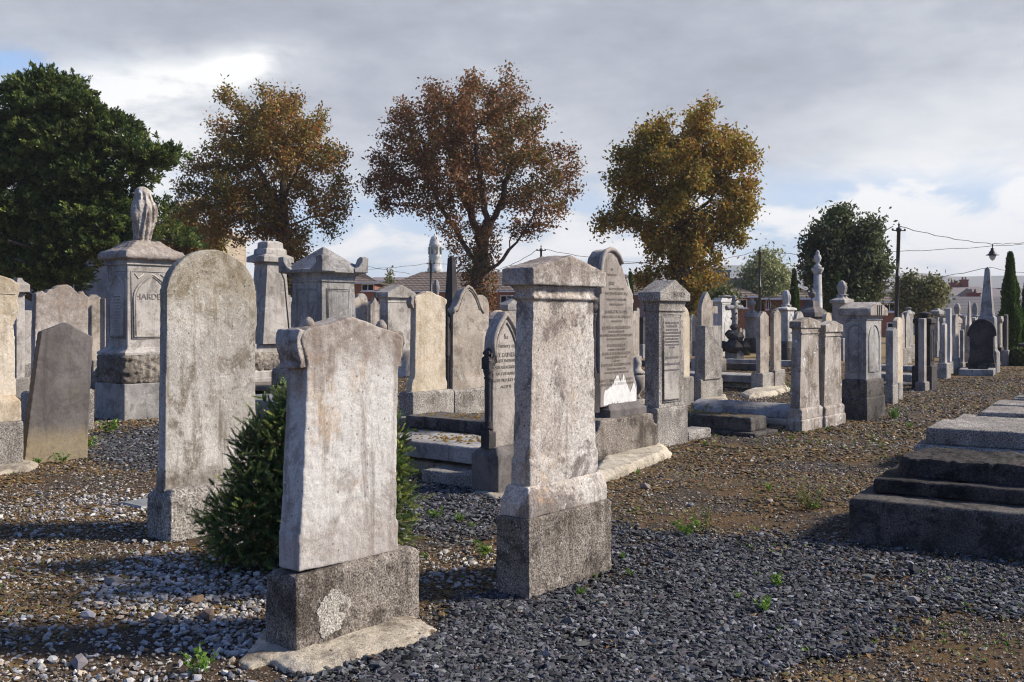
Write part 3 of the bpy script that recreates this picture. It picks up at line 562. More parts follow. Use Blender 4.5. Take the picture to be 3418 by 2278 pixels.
P = [(2003, 1362), (2128, 1340), (2126, 1290), (2115, 1240), (2114, 985), (2107, 966), (2096, 955), (2086, 925), (2076, 880), (2066, 855), (2052, 838), (2038, 832), (2024, 838), (2012, 858), (2006, 890), (2003, 930), (2001, 980)]
o_ = m.out(P, d); mb = MB(); mb.prism(o_, -d/2, d/2); mb.build('slab', MAT['brown'], m.e, vox=.012, amp=.002)
mb = MB(); sweep(mb, o_[8:], .03, -d/2); mb.build('arch_moulding', MAT['brown'], m.e)
xc_ = m.pt(2060, 1200, -d/2)[0]
def tl(py, s, txt, bold=0): text_part(m.e, txt, m.pt(2058 if py > 960 else 2042, py, -d/2)[0], m.pt(2058, py, -d/2)[1], s, -d/2-.004, MAT['faint'], bold=0)
for py, s, txt in ((905, .06, 'IN'), (922, .05, 'MEMORY OF'), (952, .075, 'JANE'), (968, .045, 'RELICT OF THE LATE'), (984, .06, 'WILLIAM KENNEDY ESQ.'), (1003, .045, 'FORMERLY OF CHARLEVILLE'), (1020, .045, 'DEEPLY REGRETTED'), (1046, .07, 'JEANNETTE RHODA'), (1062, .06, 'DAUGHTER OF W. KENNEDY'), (1076, .045, 'WHO DIED 1884'), (1098, .066, 'GEORGE OBRIEN KENNEDY'), (1110, .045, 'OF ANNEFIELD HOUSE'), (1123, .055, 'ALSO FREDERICK DALTON KENNEDY'), (1135, .045, 'WHO DIED APRIL 1ST 1910'), (1157, .066, 'CLARA KENNEDY'), (1170, .045, 'WIDOW OF THE ABOVE'), (1184, .066, 'GEORGE OBRIEN KENNEDY'), (1196, .05, 'WHO DIED JUNE 14TH 1917'), (1208, .045, 'AND OF'), (1221, .062, 'CLARA JANE KENNEDY SISSON'), (1234, .045, 'DAUGHTER OF THE ABOVE'), (1246, .045, 'WHO DIED 2ND NOVEMBER 1920'), (1272, .062, 'GEORGE ABERCROMBIE KENNEDY'), (1286, .06, 'SON OF GEORGE OBRIEN KENNEDY')):
    tl(py, s*.72, txt, .0006)
mb = MB(); ex_, ey_ = [2013, 2022, 2034, 2044, 2052, 2058, 2065, 2070, 2075, 2081, 2088, 2096, 2103, 2109, 2115, 2121], [1316, 1300, 1296, 1284, 1268, 1252, 1258, 1272, 1262, 1250, 1272, 1296, 1308, 1288, 1278, 1296]
xs_ = np.arange(2013, 2122, 1.6); tp = np.interp(xs_, ex_, ey_)+np.array([random.uniform(-7, 9)*(1 if i % 2 else .3) for i in range(len(xs_))]); bt_ = 1356-(xs_-2006)*.125-np.array([max(0, random.gauss(0, 5)) if 2030 < x < 2110 else 0 for x in xs_])
q = [(x, y) for x, y in zip(xs_, bt_)]+[(x, y) for x, y in zip(xs_[::-1], tp[::-1])]
mb.prism(m.out(q, d), -d/2-.006, -d/2+.01); mb.build('white_patch', MAT['patch'], m.e)
for sx, px in ((-1, 2001),):
    x = m.pt(2003, 1250, -d/2)[0] - .055; za_, zb2 = m.pt(2000, 1250, -d/2)[1], m.pt(2000, 1045, -d/2)[1]
    colonnette(m, x, -d/2+.06, za_, zb2, .032); mb = MB(); mb.loft([(.11, .12, zt+.06), (.11, .12, za_+.01)], x, -d/2+.06); mb.build('column_base', MAT['black'], m.e, bevel=.01)
    mb = MB(); mb.loft([(.05, .05, zb2), (.1, .1, zb2+.05), (.09, .09, zb2+.09), (.12, .12, zb2+.13), (.12, .12, zb2+.17)], x, -d/2+.06); mb.build('capital', MAT['black'], m.e, vox=.012, amp=.006)
x = m.pt(2114, 1000, -d/2)[0]; mb = MB(); mb.tube([(x-.02, 0, o_[5][1]+.05), (x+.0, 0, o_[5][1]+.12), (x+.05, 0, o_[5][1]-.02), (x+.07, 0, o_[5][1]-.1)], .025); mb.lathe([(.02, zb2+.0), (.06, zb2+.04), (.05, zb2+.09), (.07, zb2+.12), (.07, zb2+.16)], x+.03, 0); mb.build('carved_crest', MAT['pale'], m.e)
pad(m, [(1960, 1620), (2000, 1552), (2215, 1495), (2245, 1525), (2130, 1572), (2060, 1600)], .1, vox=.02)
# --- BB granite pillar with lettered panel
m = M('headstone', 'square granite pillar with steep gabled cap marked SACRED and a lettered panel', 'gravestone', 2195, 1498, 2297, xl=2137, group=ST)
z1 = m.z(1364); mb = MB(); mb.loft([(m.W, m.D, -.05), (m.W, m.D, z1-.045), (m.W-.025, m.D-.025, z1-.02), (m.W-.06, m.D-.06, z1)]); mb.build('plinth', MAT['granite2'], m.e, vox=.014, amp=.003)
wb, db = m.wd(2148, 2196, 2281); w, d = m.wd(2152, 2198, 2281); z2 = m.z(1041, w, d); cw, cd = m.wd(2132, 2206, 2307); z3 = m.z(1004, cw, cd)
mb = MB(); mb.loft([(wb, db, z1-.005), (w, d, z2), (w+.04, d+.04, z2+.006), (w+.04, d+.04, z2+.025), (w+.02, d+.02, z2+.03)] + neck(w+.02, d+.02, cw-.04, cd-.04, z2+.032, z3-.003)[1:])
mb.build('shaft', MAT['granite2'], m.e, bevel=.01)
mb = MB(); cap_gable(mb, cw, cd, z3-.004, m.z(976, cw, cd), m.z(934, .2, cd)); mb.build('cap', MAT['granite2'], m.e, vox=.012, amp=.003)
f = lambda q: -(db + (d-db)*(q-z1)/(z2-z1))/2
a = m.pt(2206, 1058, -d/2); b_ = m.pt(2272, 1330, -d/2); mb = MB(); px0, px1 = -w*.33, w*.33; pz1 = a[1]; pz0 = b_[1]
mb.box(px0, px1, f(pz0)-.004, f(pz0)+.01, pz0, pz1); mb.build('panel', MAT['pale'], m.e)
mb = MB()
for k, r in ((0, .014), (.028, .01)): sweep(mb, [(px0-k, pz0-k), (px0-k, pz1+k), (px1+k, pz1+k), (px1+k, pz0-k), (px0-k, pz0-k)], r, f)
mb.build('panel_moulding', MAT['granite2'], m.e)
for py, s, txt in ((1081, .036, 'TO THE MEMORY OF'), (1093, .05, 'MARGARET'), (1104, .032, 'RELICT OF THE LATE'), (1115, .04, 'DR EGAN, REMAINS OF'), (1125, .032, "WHO'S DEATH IS RECORDED"), (1135, .034, 'ON THE OTHER SIDE'), (1144, .032, 'SHE DEPARTED THIS LIFE'), (1154, .03, 'THE 7TH OF MARCH 1873'), (1163, .034, 'AGED 45'), (1198, .042, 'JANE DOV EGAN'), (1219, .042, 'HESTER ANNE EGAN'), (1238, .03, 'DIED 8TH SEPTEMBER 1901')):
    text_part(m.e, txt, 0, m.pt(2240, py, -d/2)[1], s, f(0)*0 - max(db, d)/2 - .006, MAT['lead'], bold=.0005)
text_part(m.e, 'SACRED', m.pt(2268, 990, -cd/2)[0], m.pt(2260, 989, -cd/2)[1], .075, -cd/2-.003, MAT['engrave'], bold=.001)
# AA lidded urn
m = M('stone_urn', 'lidded stone urn squeezed between the tall lettered stone and the granite pillar', 'urn', 2128, 1352, 2146, D=.16, group=None)
mb = MB(); mb.loft([(.3, .3, 0), (.3, .3, .08), (.2, .2, .1)]); mb.build('foot', MAT['pale'], m.e, bevel=.01)
mb = MB(); mb.lathe([(.1, .1), (.06, .16), (.07, .2), (.15, .3), (.18, .42), (.17, .52), (.12, .56)], seg=20, fold=.03, nf=10); mb.build('bowl', MAT['pale'], m.e)
mb = MB(); mb.lathe([(.15, .56), (.16, .59), (.1, .64), (.07, .7), (.1, .76), (.06, .84), (.01, .88)], seg=20); mb.build('lid', MAT['pale'], m.e)
# DD, EE
headstone('round-topped beige slab whose edge shows just behind the granite pillar with the lettered panel', (2225, 2255, 2317, 1362, 1262), (2240, 2258, 2303, 1022), 'round', 'cream')
m = headstone('squat broken-off granite block standing on a larger block, right of the beige round-topped slab', (2316, 2340, 2413, 1342, 1268), (2309, 2342, 2398, 1088), 'flat', 'granite2')
pad(m, [(2318, 1348), (2345, 1332), (2420, 1322), (2432, 1342), (2400, 1358), (2340, 1360)], .06)
# ================================================================ MIDDLE AND FAR MONUMENTS
H, Pd = headstone, pedestal
m = Pd('left one of two adjoining white-spotted pillars with low gabled caps', [(2622, 2677, 2751, 1401), (2626, 2677, 2748, 1366)], 1443, (2648, 2680, 2736, 1115), (2640, 2681, 2747, 1097, 1074, 1060), 'blotch', 'blotch', shaft_b=(2640, 2672, 2738, 1358), name='pillar_headstone', cat='gravestone', group='twin spotted pillars')
m = Pd('right one of two adjoining white-spotted pillars with low gabled caps', [(2715, 2756, 2824, 1388), (2720, 2756, 2820, 1358)], 1428, (2737, 2759, 2810, 1124), (2730, 2763, 2822, 1110, 1086, 1071), 'blotch', 'blotch', shaft_b=(2730, 2751, 2811, 1350), name='pillar_headstone', cat='gravestone', group='twin spotted pillars')
m = Pd('broad pillar tomb with round-arched panels and a heavy slotted cap', [(2806, 2895, 2955, 1327), (2812, 2896, 2953, 1268)], 1406, (2818, 2890, 2941, 1070), (2789, 2898, 2956, 1054, 1030, 1008), 'grey', 'tomb', 'gable', panel='arch', name='monument', capmat='blotch')
cw, cd = m.wd(2789, 2898, 2956); zt = m.z(1034, cw, cd)
mb = MB()
for i in range(3): mb.box(-.12 + i*.09, -.085 + i*.09, -cd/2-.008, -cd/2+.01, zt-.09, zt+.07)
mb.build('cap_slots', MAT['black'], m.e)
for lab, b_, bo, top, mt in (
    ('grey slab-like pillar with shallow pointed top right of the broad panelled tomb', (2954, 2980, 2999, 1351, 1284), (2949, 2974, 2991, 1093), 'gable', 'grey'),
    ('lichened slab directly behind the pointed grey pillar, its rounded top showing above it', (2978, 3000, 3015, 1336, 1277), (2972, 2988, 3007, 1060), 'seg', 'cream')):
    H(lab, b_, bo, top, mt)
H('left slab of the pale scalloped pair standing on a mortar mound', (2506, 2546, 2583, 1309, 1247), (2526, 2541, 2570, 1041), 'scallop', 'warm', group='pale scalloped pair')
m = H('right slab of the pale scalloped pair, half a step behind its twin', (2556, 2588, 2622, 1304, 1236), (2570, 2583, 2608, 1034), 'scallop', 'warm', group='pale scalloped pair')
pad(m, [(2470, 1322), (2540, 1300), (2620, 1290), (2640, 1305), (2580, 1325), (2500, 1332)], .1, vox=.03)
H('dark-edged narrow slab with a tall rounded top standing behind the squat granite block', (2318, 2334, 2390, 1300, 1200), (2327, 2341, 2381, 974), 'gothic', 'warm')
Pd('white tomb with gothic arched panels and a low urn, behind the two stone crosses', [(2372, 2405, 2470, 1170)], 1190, (2380, 2410, 2462, 1016), (2374, 2408, 2470, 1010, 1003, 996), 'marble', 'pale', 'flat', panel='gothic', fin=('urn', 984, .3), name='monument')
# plain cross
m = M('stone_cross', 'plain dark-edged stone cross on three steps behind the squat granite block', 'cross', 2396, 1240, 2425, D=.9, group='stone crosses')
z1, z2, z3 = m.z(1200), m.z(1165), m.z(1140); mb = MB(); mb.loft([(m.W, m.D, -.05), (m.W, m.D, z1), (m.W*.8, m.D*.8, z1+.002), (m.W*.8, m.D*.8, z2), (m.W*.6, m.D*.6, z2+.002), (m.W*.6, m.D*.6, z3)]); mb.build('steps', MAT['warm'], m.e, bevel=.015)
zc, zt = m.z(1035), m.z(1003); s_ = .11; mb = MB(); mb.prism([(-s_, z3-.01), (s_, z3-.01), (s_, zc-s_), (.42, zc-s_), (.42, zc+s_), (s_, zc+s_), (s_, zt), (-s_, zt), (-s_, zc+s_), (-.42, zc+s_), (-.42, zc-s_), (-s_, zc-s_)], -.09, .09); mb.build('cross', MAT['warm'], m.e, bevel=.012)
# rustic cross on rocks
m = M('stone_cross', 'rustic stone cross wound with carved ivy on a dark heap of boulders', 'cross', 2459, 1202, 2483, xl=2419, group='stone crosses', ang=30)
z1 = m.z(1172); mb = MB(); mb.box(-m.W/2, m.W/2, -m.D/2, m.D/2, -.05, z1); mb.build('plinth', MAT['grey'], m.e, bevel=.02)
for i, (bx, by, bz, br) in enumerate([(-.2, -.15, .0, .3), (.2, -.2, .0, .28), (0, .15, 0, .32), (-.28, .2, 0, .22), (.3, .15, 0, .25), (0, -.1, .3, .28), (.12, .1, .35, .24), (-.15, .05, .38, .2), (.02, 0, .6, .17)]):
    mb = MB(); rr = random.Random(i); mb.add([(bx+x*br*rr.uniform(.9, 1.4), by+y*br*rr.uniform(.9, 1.4), z1+bz*1.25+.15+z*br*rr.uniform(.8, 1.25)) for x, y, z in ICO], ICF); mb.build('boulder', MAT['black'], m.e, bevel=.02)
zc, zt = m.z(1026), m.z(987); mb = MB(); mb.tube([(0, 0, z1+.4), (.02, 0, z1+.9), (-.01, 0, zc), (0, 0, zt)], [.13, .11, .1, .1], 9); mb.tube([(-.4, 0, zc-.03), (0, 0, zc+.02), (.4, 0, zc-.02)], [.1, .1, .1], 9); mb.build('cross', MAT['grey'], m.e, vox=.025, amp=.02)
mb = MB(); mb.tube([(.13*math.cos(t*2.2), .13*math.sin(t*2.2), z1+.5+t*.18) for t in range(9)], .03, 5); mb.build('ivy', MAT['black'], m.e)
Pd('tall round-panelled pillar with an urn on top left of the pale scalloped pair', [(2483, 2519, 2536, 1130)], 1178, (2486, 2518, 2531, 1068), (2482, 2518, 2537, 1060, 1052, 1036), 'pale', 'tomb', 'curve', panel='arch', fin=('urn', 992, .19), name='urn_monument')
Pd('pale tomb topped by a leaning draped figure on dark steps, beside the small cypress', [(2586, 2626, 2662, 1160), (2590, 2626, 2658, 1140)], 1202, (2592, 2624, 2645, 1040), (2582, 2622, 2656, 1036, 1030, 1020), 'marble', 'tomb', 'curve', panel='gothic', fin=('draped', 968, .2), name='draped_monument')
# fluted column
m = M('column_monument', 'tall white fluted column carrying a small urn in front of the dark round tree', 'monument', 2721, 1160, 2755, D=1.2, Y=40)
c_ = at(2729, HY, 40); m.e.location = (c_.x, c_.y, 0); zb, zt = EYE+15*40/F, EYE+165*40/F; k = 40/F
mb = MB(); mb.loft([(1.2, 1.2, -.05), (1.2, 1.2, zb-.5), (.9, .9, zb-.45), (.85, .85, zb)]); mb.build('pedestal', MAT['tomb'], m.e, bevel=.02)
mb = MB(); vs = []; fs = []; seg = 48; lv = [(17*k, zb-.01), (17*k, zb+.02), (12.5*k, zt-.15), (13*k, zt-.1), (20*k, zt-.04), (20*k, zt)]
mb.lathe([(16.5*k, zb-.01), (16*k, zb+.02), (12.5*k, zt-.25)], seg=48, fold=.035, nf=16); mb.lathe([(13*k, zt-.26), (14*k, zt-.2), (20*k, zt-.07), (20*k, zt)], seg=24); mb.build('column', MAT['marble'], m.e)
mb = MB(); mb.lathe([(12*k, zt), (12*k, zt+.1), (6*k, zt+.14), (5*k, zt+.2), (10*k, zt+.28), (12.5*k, zt+.4), (10*k, zt+.5), (5.5*k, zt+.56), (7*k, zt+.6), (5*k, zt+.68), (1*k, zt+.72)]); mb.build('urn', MAT['marble'], m.e)
Pd('dark pointed tomb roof ending in a small spiked urn before the fluted column', [(2660, 2712, 2760, 1130)], 1215, (2672, 2718, 2748, 1062), (2655, 2718, 2762, 1058, 1044, 1005), 'darks', 'tomb', 'curve', fin=('urn', 962, .14), name='urn_monument')
Pd('pale tomb with a draped urn behind the broad panelled tomb, against the dark round tree', [(2765, 2815, 2855, 1130)], 1205, (2775, 2818, 2840, 1018), (2768, 2818, 2850, 1012, 1002, 986), 'pale', 'grey', 'curve', fin=('draped', 936, .22), name='draped_monument')
H('round-topped pale stone just showing over the cap of the left spotted pillar', (2640, 2660, 2690, 1240, 1180), (2650, 2662, 2688, 1040), 'round', 'pale')
H('small arched pale stone showing between the caps of the two spotted pillars', (2735, 2755, 2785, 1235, 1180), (2743, 2756, 2776, 1044), 'round', 'cream')
# right cluster
Pd('blackened monument with a heavy spreading cap and domed finial', [(3043, 3110, 3129, 1222)], 1302, (3053, 3105, 3118, 1084), (3043, 3106, 3123, 1080, 1066, 1056), 'black', 'black', 'curve', fin=('flame', 1038, .16), name='monument', panel='gothic')
H('narrow dark-sided slab standing just in front of the blackened monument', (3055, 3088, 3103, 1306, 1276), (3066, 3086, 3094, 1063), 'hip', 'brown')
for lab, b_, bo, top, mt in (
    ('tall tapering pointed slab left of the small roofed tomb, one of two close together', (2996, 3008, 3026, 1218, 1165), (3004, 3010, 3022, 1046), 'gothic', 'warm'),
    ('second tall pointed slab, paler, right beside the first one before the small roofed tomb', (3012, 3024, 3044, 1214, 1160), (3020, 3026, 3039, 1040), 'gothic', 'pale'),
    ('short pale-topped slab on a block, foremost of the cluster right of the blackened monument', (3129, 3160, 3174, 1264, 1213), (3144, 3157, 3165, 1080), 'seg', 'pale'),
    ('tallest smooth white-edged slab behind the foremost short slab of the right cluster', (3150, 3172, 3183, 1250, 1206), (3155, 3171, 3177, 1028), 'seg', 'marble'),
    ('slim slab with a rounded head next to the tallest white-edged slab', (3175, 3193, 3205, 1247, 1196), (3178, 3188, 3200, 1049), 'round', 'pale'),
    ('small thin slab left of the dark arched headstone', (3200, 3214, 3223, 1240, 1211), (3201, 3212, 3217, 1100), 'gable', 'grey'),
    ('disc-headed slab showing behind the small thin slab left of the dark arched headstone', (3214, 3224, 3232, 1205, 1178), (3213, 3222, 3231, 1055), 'round', 'pale'),
    ('round-topped lichened stone directly below the bare urn figure left of the large obelisk', (3246, 3256, 3268, 1195, 1140), (3248, 3256, 3266, 1052), 'round', 'front'),
    ('dark narrow slab on a block with a mortar mound, last before the big cypress', (3341, 3366, 3375, 1222, 1170), (3355, 3366, 3371, 1050), 'seg', 'darks')):
    H(lab, b_, bo, top, mt)
for lab, ti, yb, sh, ca, mt, mb_, ct, fi in (
    ('small roofed tomb with an urn finial behind the two tall pointed slabs', [(3010, 3032, 3054, 1150)], 1200, (3016, 3034, 3050, 1052), (3012, 3034, 3056, 1050, 1044, 1034), 'grey', 'grey', 'curve', ('urn', 1024, .14)),
    ('pillar with a curved stone cap behind the blackened monument', [(3116, 3128, 3139, 1140)], 1192, (3118, 3129, 3135, 1055), (3093, 3126, 3143, 1050, 1040, 1030), 'grey', 'grey', 'curve', None),
    ('low capped pillar with dark side between the blackened monument and foremost short slab', [(3134, 3146, 3158, 1170)], 1225, (3136, 3147, 3154, 1078), (3132, 3147, 3158, 1074, 1066, 1062), 'grey', 'granite2', 'flat', None),
    ('capped pillar carrying a pale draped urn in the right cluster', [(3182, 3198, 3210, 1150)], 1210, (3184, 3198, 3207, 1090), (3178, 3197, 3212, 1080, 1068, 1052), 'warm', 'granite2', 'curve', ('draped', 1012, .13)),
    ('grey pillar with a dark mossy urn figure left of the large obelisk', [(3240, 3256, 3270, 1150)], 1200, (3244, 3256, 3266, 1075), (3242, 3256, 3270, 1070, 1062, 1056), 'grey', 'granite2', 'curve', ('draped', 1010, .14)),
    ('broad panelled pillar with a pale flat cap right of the dark arched headstone', [(3302, 3342, 3352, 1160)], 1206, (3310, 3340, 3349, 1074), (3300, 3345, 3355, 1074, 1066, 1056), 'brown', 'tomb', 'flat', None),
    ('dark low monument on a step at the right edge beyond the bush', [(3388, 3440, 3470, 1180)], 1212, (3400, 3440, 3460, 1160), (3396, 3440, 3462, 1156, 1150, 1140), 'black', 'tomb', 'curve', None)):
    Pd(lab, ti, yb, sh, ca, mt, mb_, ct, fin=fi, name='pillar_headstone', cat='gravestone', panel='flat' if 'panelled' in lab else None)
def obelisk(label, xl, xc, xr, ybt, ytop, wt, mat, Y, name='obelisk', pb=None):
    m = M(name, label, 'obelisk', xc, 0, xr, xl=xl, Y=Y, group='obelisks'); z0 = m.z(ybt); z1 = m.z(ytop)
    mb = MB(); w, d = m.W, m.D
    mb.loft([(w*1.7, d*1.7, -.05), (w*1.7, d*1.7, max(.3, z0*.35)), (w*1.35, d*1.35, max(.35, z0*.4)), (w*1.3, d*1.3, z0-.06), (w*1.05, d*1.05, z0)]); mb.build('pedestal', MAT[mat], m.e, bevel=.015)
    mb = MB(); mb.loft([(w, d, z0-.003), (w*wt, d*wt, z1-w*.3), (.01, .01, z1)]); mb.build('shaft', MAT[mat], m.e, bevel=.008)
    return m
obelisk('large grey granite obelisk behind the dark arched headstone, below the hanging lamp', 3271, 3314, 3321, 1055, 890, .38, 'grey', 29)
obelisk('thin pale obelisk in the right cluster, much smaller than its large grey neighbour', 3226, 3236, 3244, 1085, 1002, .4, 'pale', 36)
obelisk('dark obelisk with a bright right face, left of the forked tree', 1485, 1510, 1529, 1000, 853, .6, 'black', 30)
obelisk('small grey obelisk beneath the left chestnut tree, beside the pyramid-capped tomb', 905, 920, 937, 985, 918, .6, 'grey', 30)
# dark arched headstone with kerbed plot
m = M('headstone', 'dark round-arched headstone seen from its shaded back, with a low kerb laid out before it', 'gravestone', 3223, 1246, 3323, D=.35, ang=-28)
zt = m.z(1213); mb = MB(); mb.box(-m.W/2, m.W/2, -m.D/2, m.D/2, -.05, zt); mb.build('plinth', MAT['tomb'], m.e, bevel=.015)
d = .18; P = [(3229, 1218), (3319, 1218), (3319, 1205), (3316, 1190), (3316, 1125), (3323, 1122), (3322, 1105), (3317, 1090), (3307, 1078), (3293, 1070), (3279, 1067), (3264, 1070), (3250, 1078), (3240, 1092), (3233, 1108), (3231, 1122), (3236, 1126), (3236, 1190), (3231, 1205)]
o_ = m.out(P, d); mb = MB(); mb.prism(o_, -d/2, d/2); mb.build('slab', MAT['black'], m.e, bevel=.015)
mb = MB(); sweep(mb, o_[5:16], .03, -d/2); mb.build('arch_moulding', MAT['black'], m.e)
mb = MB(); n_ = 1.3
mb.box(-m.W/2-.1, m.W/2, -m.D/2-n_, -m.D/2-n_+.18, -.02, .17); mb.box(m.W/2-.18, m.W/2, -m.D/2-n_+.18, -m.D/2, -.02, .168); mb.box(-m.W/2-.1, -m.W/2+.08, -m.D/2-n_+.18, -m.D/2, -.02, .168)
mb.build('kerb', MAT['grey'], m.e, bevel=.02)
# left and centre background stones
for lab, b_, bo, top, mt in (
    ('plain pale slab on a stepped footing behind the gap left of the scalloped stone', (50, 68, 112, 1290, 1215), (54, 66, 106, 1037), 'flat', 'pale'),
    ('scallop-topped pale headstone right behind the lichen-covered one', (262, 276, 356, 1300, 1205), (266, 276, 340, 984), 'scallop', 'warm'),
    ('narrow dark slab with a sharp orange edge just left of the carved tomb', (325, 352, 362, 1300, 1230), (335, 351, 355, 997), 'flat', 'brown'),
    ('rounded brown slab between the pale stepped monument and the pyramid-capped tomb', (870, 882, 905, 1200, 1130), (875, 883, 903, 992), 'round', 'warm'),
    ('rounded cream slab beside the small grey obelisk', (895, 906, 935, 1190, 1125), (900, 907, 932, 978), 'round', 'cream'),
    ('brownish slab with worn lettering and a sloping top right of the pyramid-capped tomb', (1150, 1165, 1235, 1260, 1200), (1160, 1168, 1229, 992), 'gable', 'warm'),
    ('light hump-topped slab behind the brownish lettered slab', (1176, 1190, 1232, 1190, 1130), (1180, 1190, 1226, 980), 'round', 'pale'),
    ('narrow ogee-topped slab with dark weathering left of the plain gabled pillar', (1222, 1236, 1272, 1200, 1140), (1226, 1236, 1266, 994), 'ogee', 'brown'),
    ('broad round slab peeping out behind the grey pointed-arch headstone', (1560, 1574, 1640, 1260, 1200), (1566, 1578, 1632, 985), 'round', 'warm'),
    ('tall narrow pale slab seen between the tall lettered stone and the granite pillar', (2098, 2110, 2142, 1230, 1190), (2104, 2110, 2133, 1038), 'round', 'warm'),
    ('slim pale slab just behind the tall narrow pale slab', (2118, 2124, 2140, 1190, 1150), (2120, 2124, 2133, 1028), 'round', 'pale'),
    ('shouldered slab in the far row right of the round-topped beige slab', (2296, 2304, 2330, 1190, 1140), (2300, 2306, 2326, 1050), 'shoulder', 'cream'),
    ('low lump of weathered stone with a double hump beyond the brown gothic headstone', (1625, 1640, 1700, 1220, 1150), (1630, 1642, 1690, 1036), 'seg', 'cream')):
    H(lab, b_, bo, top, mt)
Pd('grey pillar with a moulded head tucked left of the pyramid-capped tomb', [(914, 945, 975, 1140)], 1190, (921, 951, 975, 1015), (917, 948, 980, 1008, 994, 986), 'grey', 'tomb', 'flat', name='pillar_headstone', cat='gravestone')
Pd('weathered pillar with a broad overhanging cap behind the cream headstone at the left edge', [(20, 50, 100, 1262)], 1330, (30, 48, 76, 985), (10, 46, 92, 975, 950, 928), 'pale', 'granite2', 'curve', name='pillar_headstone', cat='gravestone')
Pd('small dark-fronted pillar with a moulded cap between the tall lettered stone and granite pillar', [(2128, 2146, 2160, 1150)], 1195, (2133, 2147, 2156, 1075), (2131, 2147, 2158, 1072, 1064, 1060), 'black', 'grey', 'flat', name='pillar_headstone', cat='gravestone')
Pd('slim pillar carrying a hooded urn behind the cream yellow headstone', [(1436, 1454, 1476, 1150)], 1200, (1440, 1456, 1472, 1020), (1436, 1456, 1474, 1012, 1004, 992), 'grey', 'grey', 'curve', fin=('draped', 933, .15), name='urn_monument')
# far row of tiny stones and shapes, each an object of its own
far = [(2462, 1105, 1165, 7, 'gothic', 'pale'), (2472, 1095, 1168, 8, 'round', 'warm'), (2482, 1098, 1164, 7, 'gothic', 'grey'), (1640, 1068, 1120, 9, 'round', 'pale'), (1652, 1078, 1122, 8, 'gable', 'warm'), (3076, 1118, 1168, 9, 'round', 'cream'), (3226, 1120, 1165, 7, 'gothic', 'pale')]
desc = ['tiny pointed slab far off, left one of three under the rustic cross arm', 'tiny rounded slab far off, tallest of three right of the boulder heap', 'tiny grey pointed slab far off beside the round-panelled pillar', 'tiny rounded slab far off just left of the central pillar', 'tiny gable-topped slab far off touching the central pillar', 'tiny cream slab far off behind the narrow dark-sided slab', 'tiny pointed slab far off left of the dark arched headstone']
for (x, yt, yb, hw, top, mt), lab in zip(far, desc): H(lab, (x-hw, x-hw*.4, x+hw, yb, yb-6), (x-hw*.8, x-hw*.3, x+hw*.8, yt), top, mt)
# ledgers, kerbs, table slabs
def ledger(label, xc, yb, W, D, steps, mat='tomb', ang=51, moss=0, name='ledger_stone', cat='grave slab', coped=False, vox=.02, x_from=0):
    """steps = [(inset, z0, z1)]"""
    m = M(name, label, cat, xc, yb, None, W=W, D=D, ang=ang, group='flat grave slabs')
    for i, (ins, z0, z1) in enumerate(steps):
        mb = MB(); w, d = W-2*ins, D-2*ins
        if coped and i == len(steps)-1: mb.prism([(w/2*math.cos(t), z0 + (z1-z0)*math.sin(t)) for t in [math.pi*k/12 for k in range(13)]], -d/2, d/2)
        else: mb.loft([(w, d, z0), (w, d, z1-.015), (w-.03, d-.03, z1)])
        mb.build('slab' if i == len(steps)-1 else 'footing', MAT[mat if i == len(steps)-1 else 'tomb' if mat != 'grey' else 'concrete'], m.e, vox=vox, amp=.006)
    if moss:
        z = steps[-1][2]; w, d = W-2*steps[-1][0], D-2*steps[-1][0]; V = []; Fc = []; Cc = []
        for i in range(moss):
            x, y = random.gauss(.0, w*.27), random.gauss(0, d*.27)
            if abs(x) > w*.46 or abs(y) > d*.47: continue
            r = random.uniform(.012, .035); b = len(V); V.append((x, y, z+r*.55)); c = random.choice([(.16, .10, .03), (.11, .065, .025), (.2, .14, .05)]); Cc.append(c)
            for k in range(7): a = k*.897; V.append((x+r*math.cos(a)*random.uniform(.8, 1.3), y+r*math.sin(a)*random.uniform(.8, 1.3), z-.002)); Cc.append(c)
            for k in range(7): Fc.append((b, b+1+k, b+1+(k+1) % 7))
        o = fastmesh('moss', V, Fc, MAT['mossm'], Cc, m.e, True); o['kind'] = 'stuff'
    return m
ledger('mossy raised slab on a step behind the tufted slab, left of the brown gothic headstone', 1640, 1492, .95, 1.75, [(0, 0, .12), (.12, .12, .28)], 'tomb', moss=60)
ledger('pale tilted slab edged with orange moss, resting on rubble left of the brown gothic headstone', 1690, 1628, .8, 1.9, [(.15, 0, .12), (0, .18, .34)], 'grey', moss=120)
ledger('short loose kerb block lying under the tilted mossy slab', 1600, 1640, .35, .75, [(0, 0, .13)], 'granite2')
ledger('moss-dotted slab lying on a concrete bed before the spotted pillars', 2506, 1456, .5, 1.5, [(-.12, 0, .05), (0, .05, .24)], 'tomb', moss=110)
ledger('rounded coffin-shaped stone lying behind the moss-dotted slab', 2636, 1424, .75, 1.75, [(0, 0, .1), (.06, .1, .3)], 'grey', coped=True)
ledger('low grey block beside the foot of the granite pillar with the lettered panel', 2300, 1475, .6, .3, [(0, 0, .13)], 'granite2')
ledger('grey table slab over a dark hollow behind the squat granite block', 2512, 1300, 1.0, 2.6, [(.2, 0, .12), (0, .14, .3)], 'grey')
ledger('long dark kerb wall in the plot beneath the round-panelled pillar', 2524, 1238, .3, 4.2, [(0, 0, .2)], 'tomb')
ledger('low pale slab on the ground just right of the lichened slab, nearest of three', 3055, 1293, .8, 1.0, [(0, 0, .06)], 'tomb')
ledger('middle pale slab of three lying left of the blackened monument', 3043, 1276, .9, 1.4, [(0, 0, .18)], 'grey')
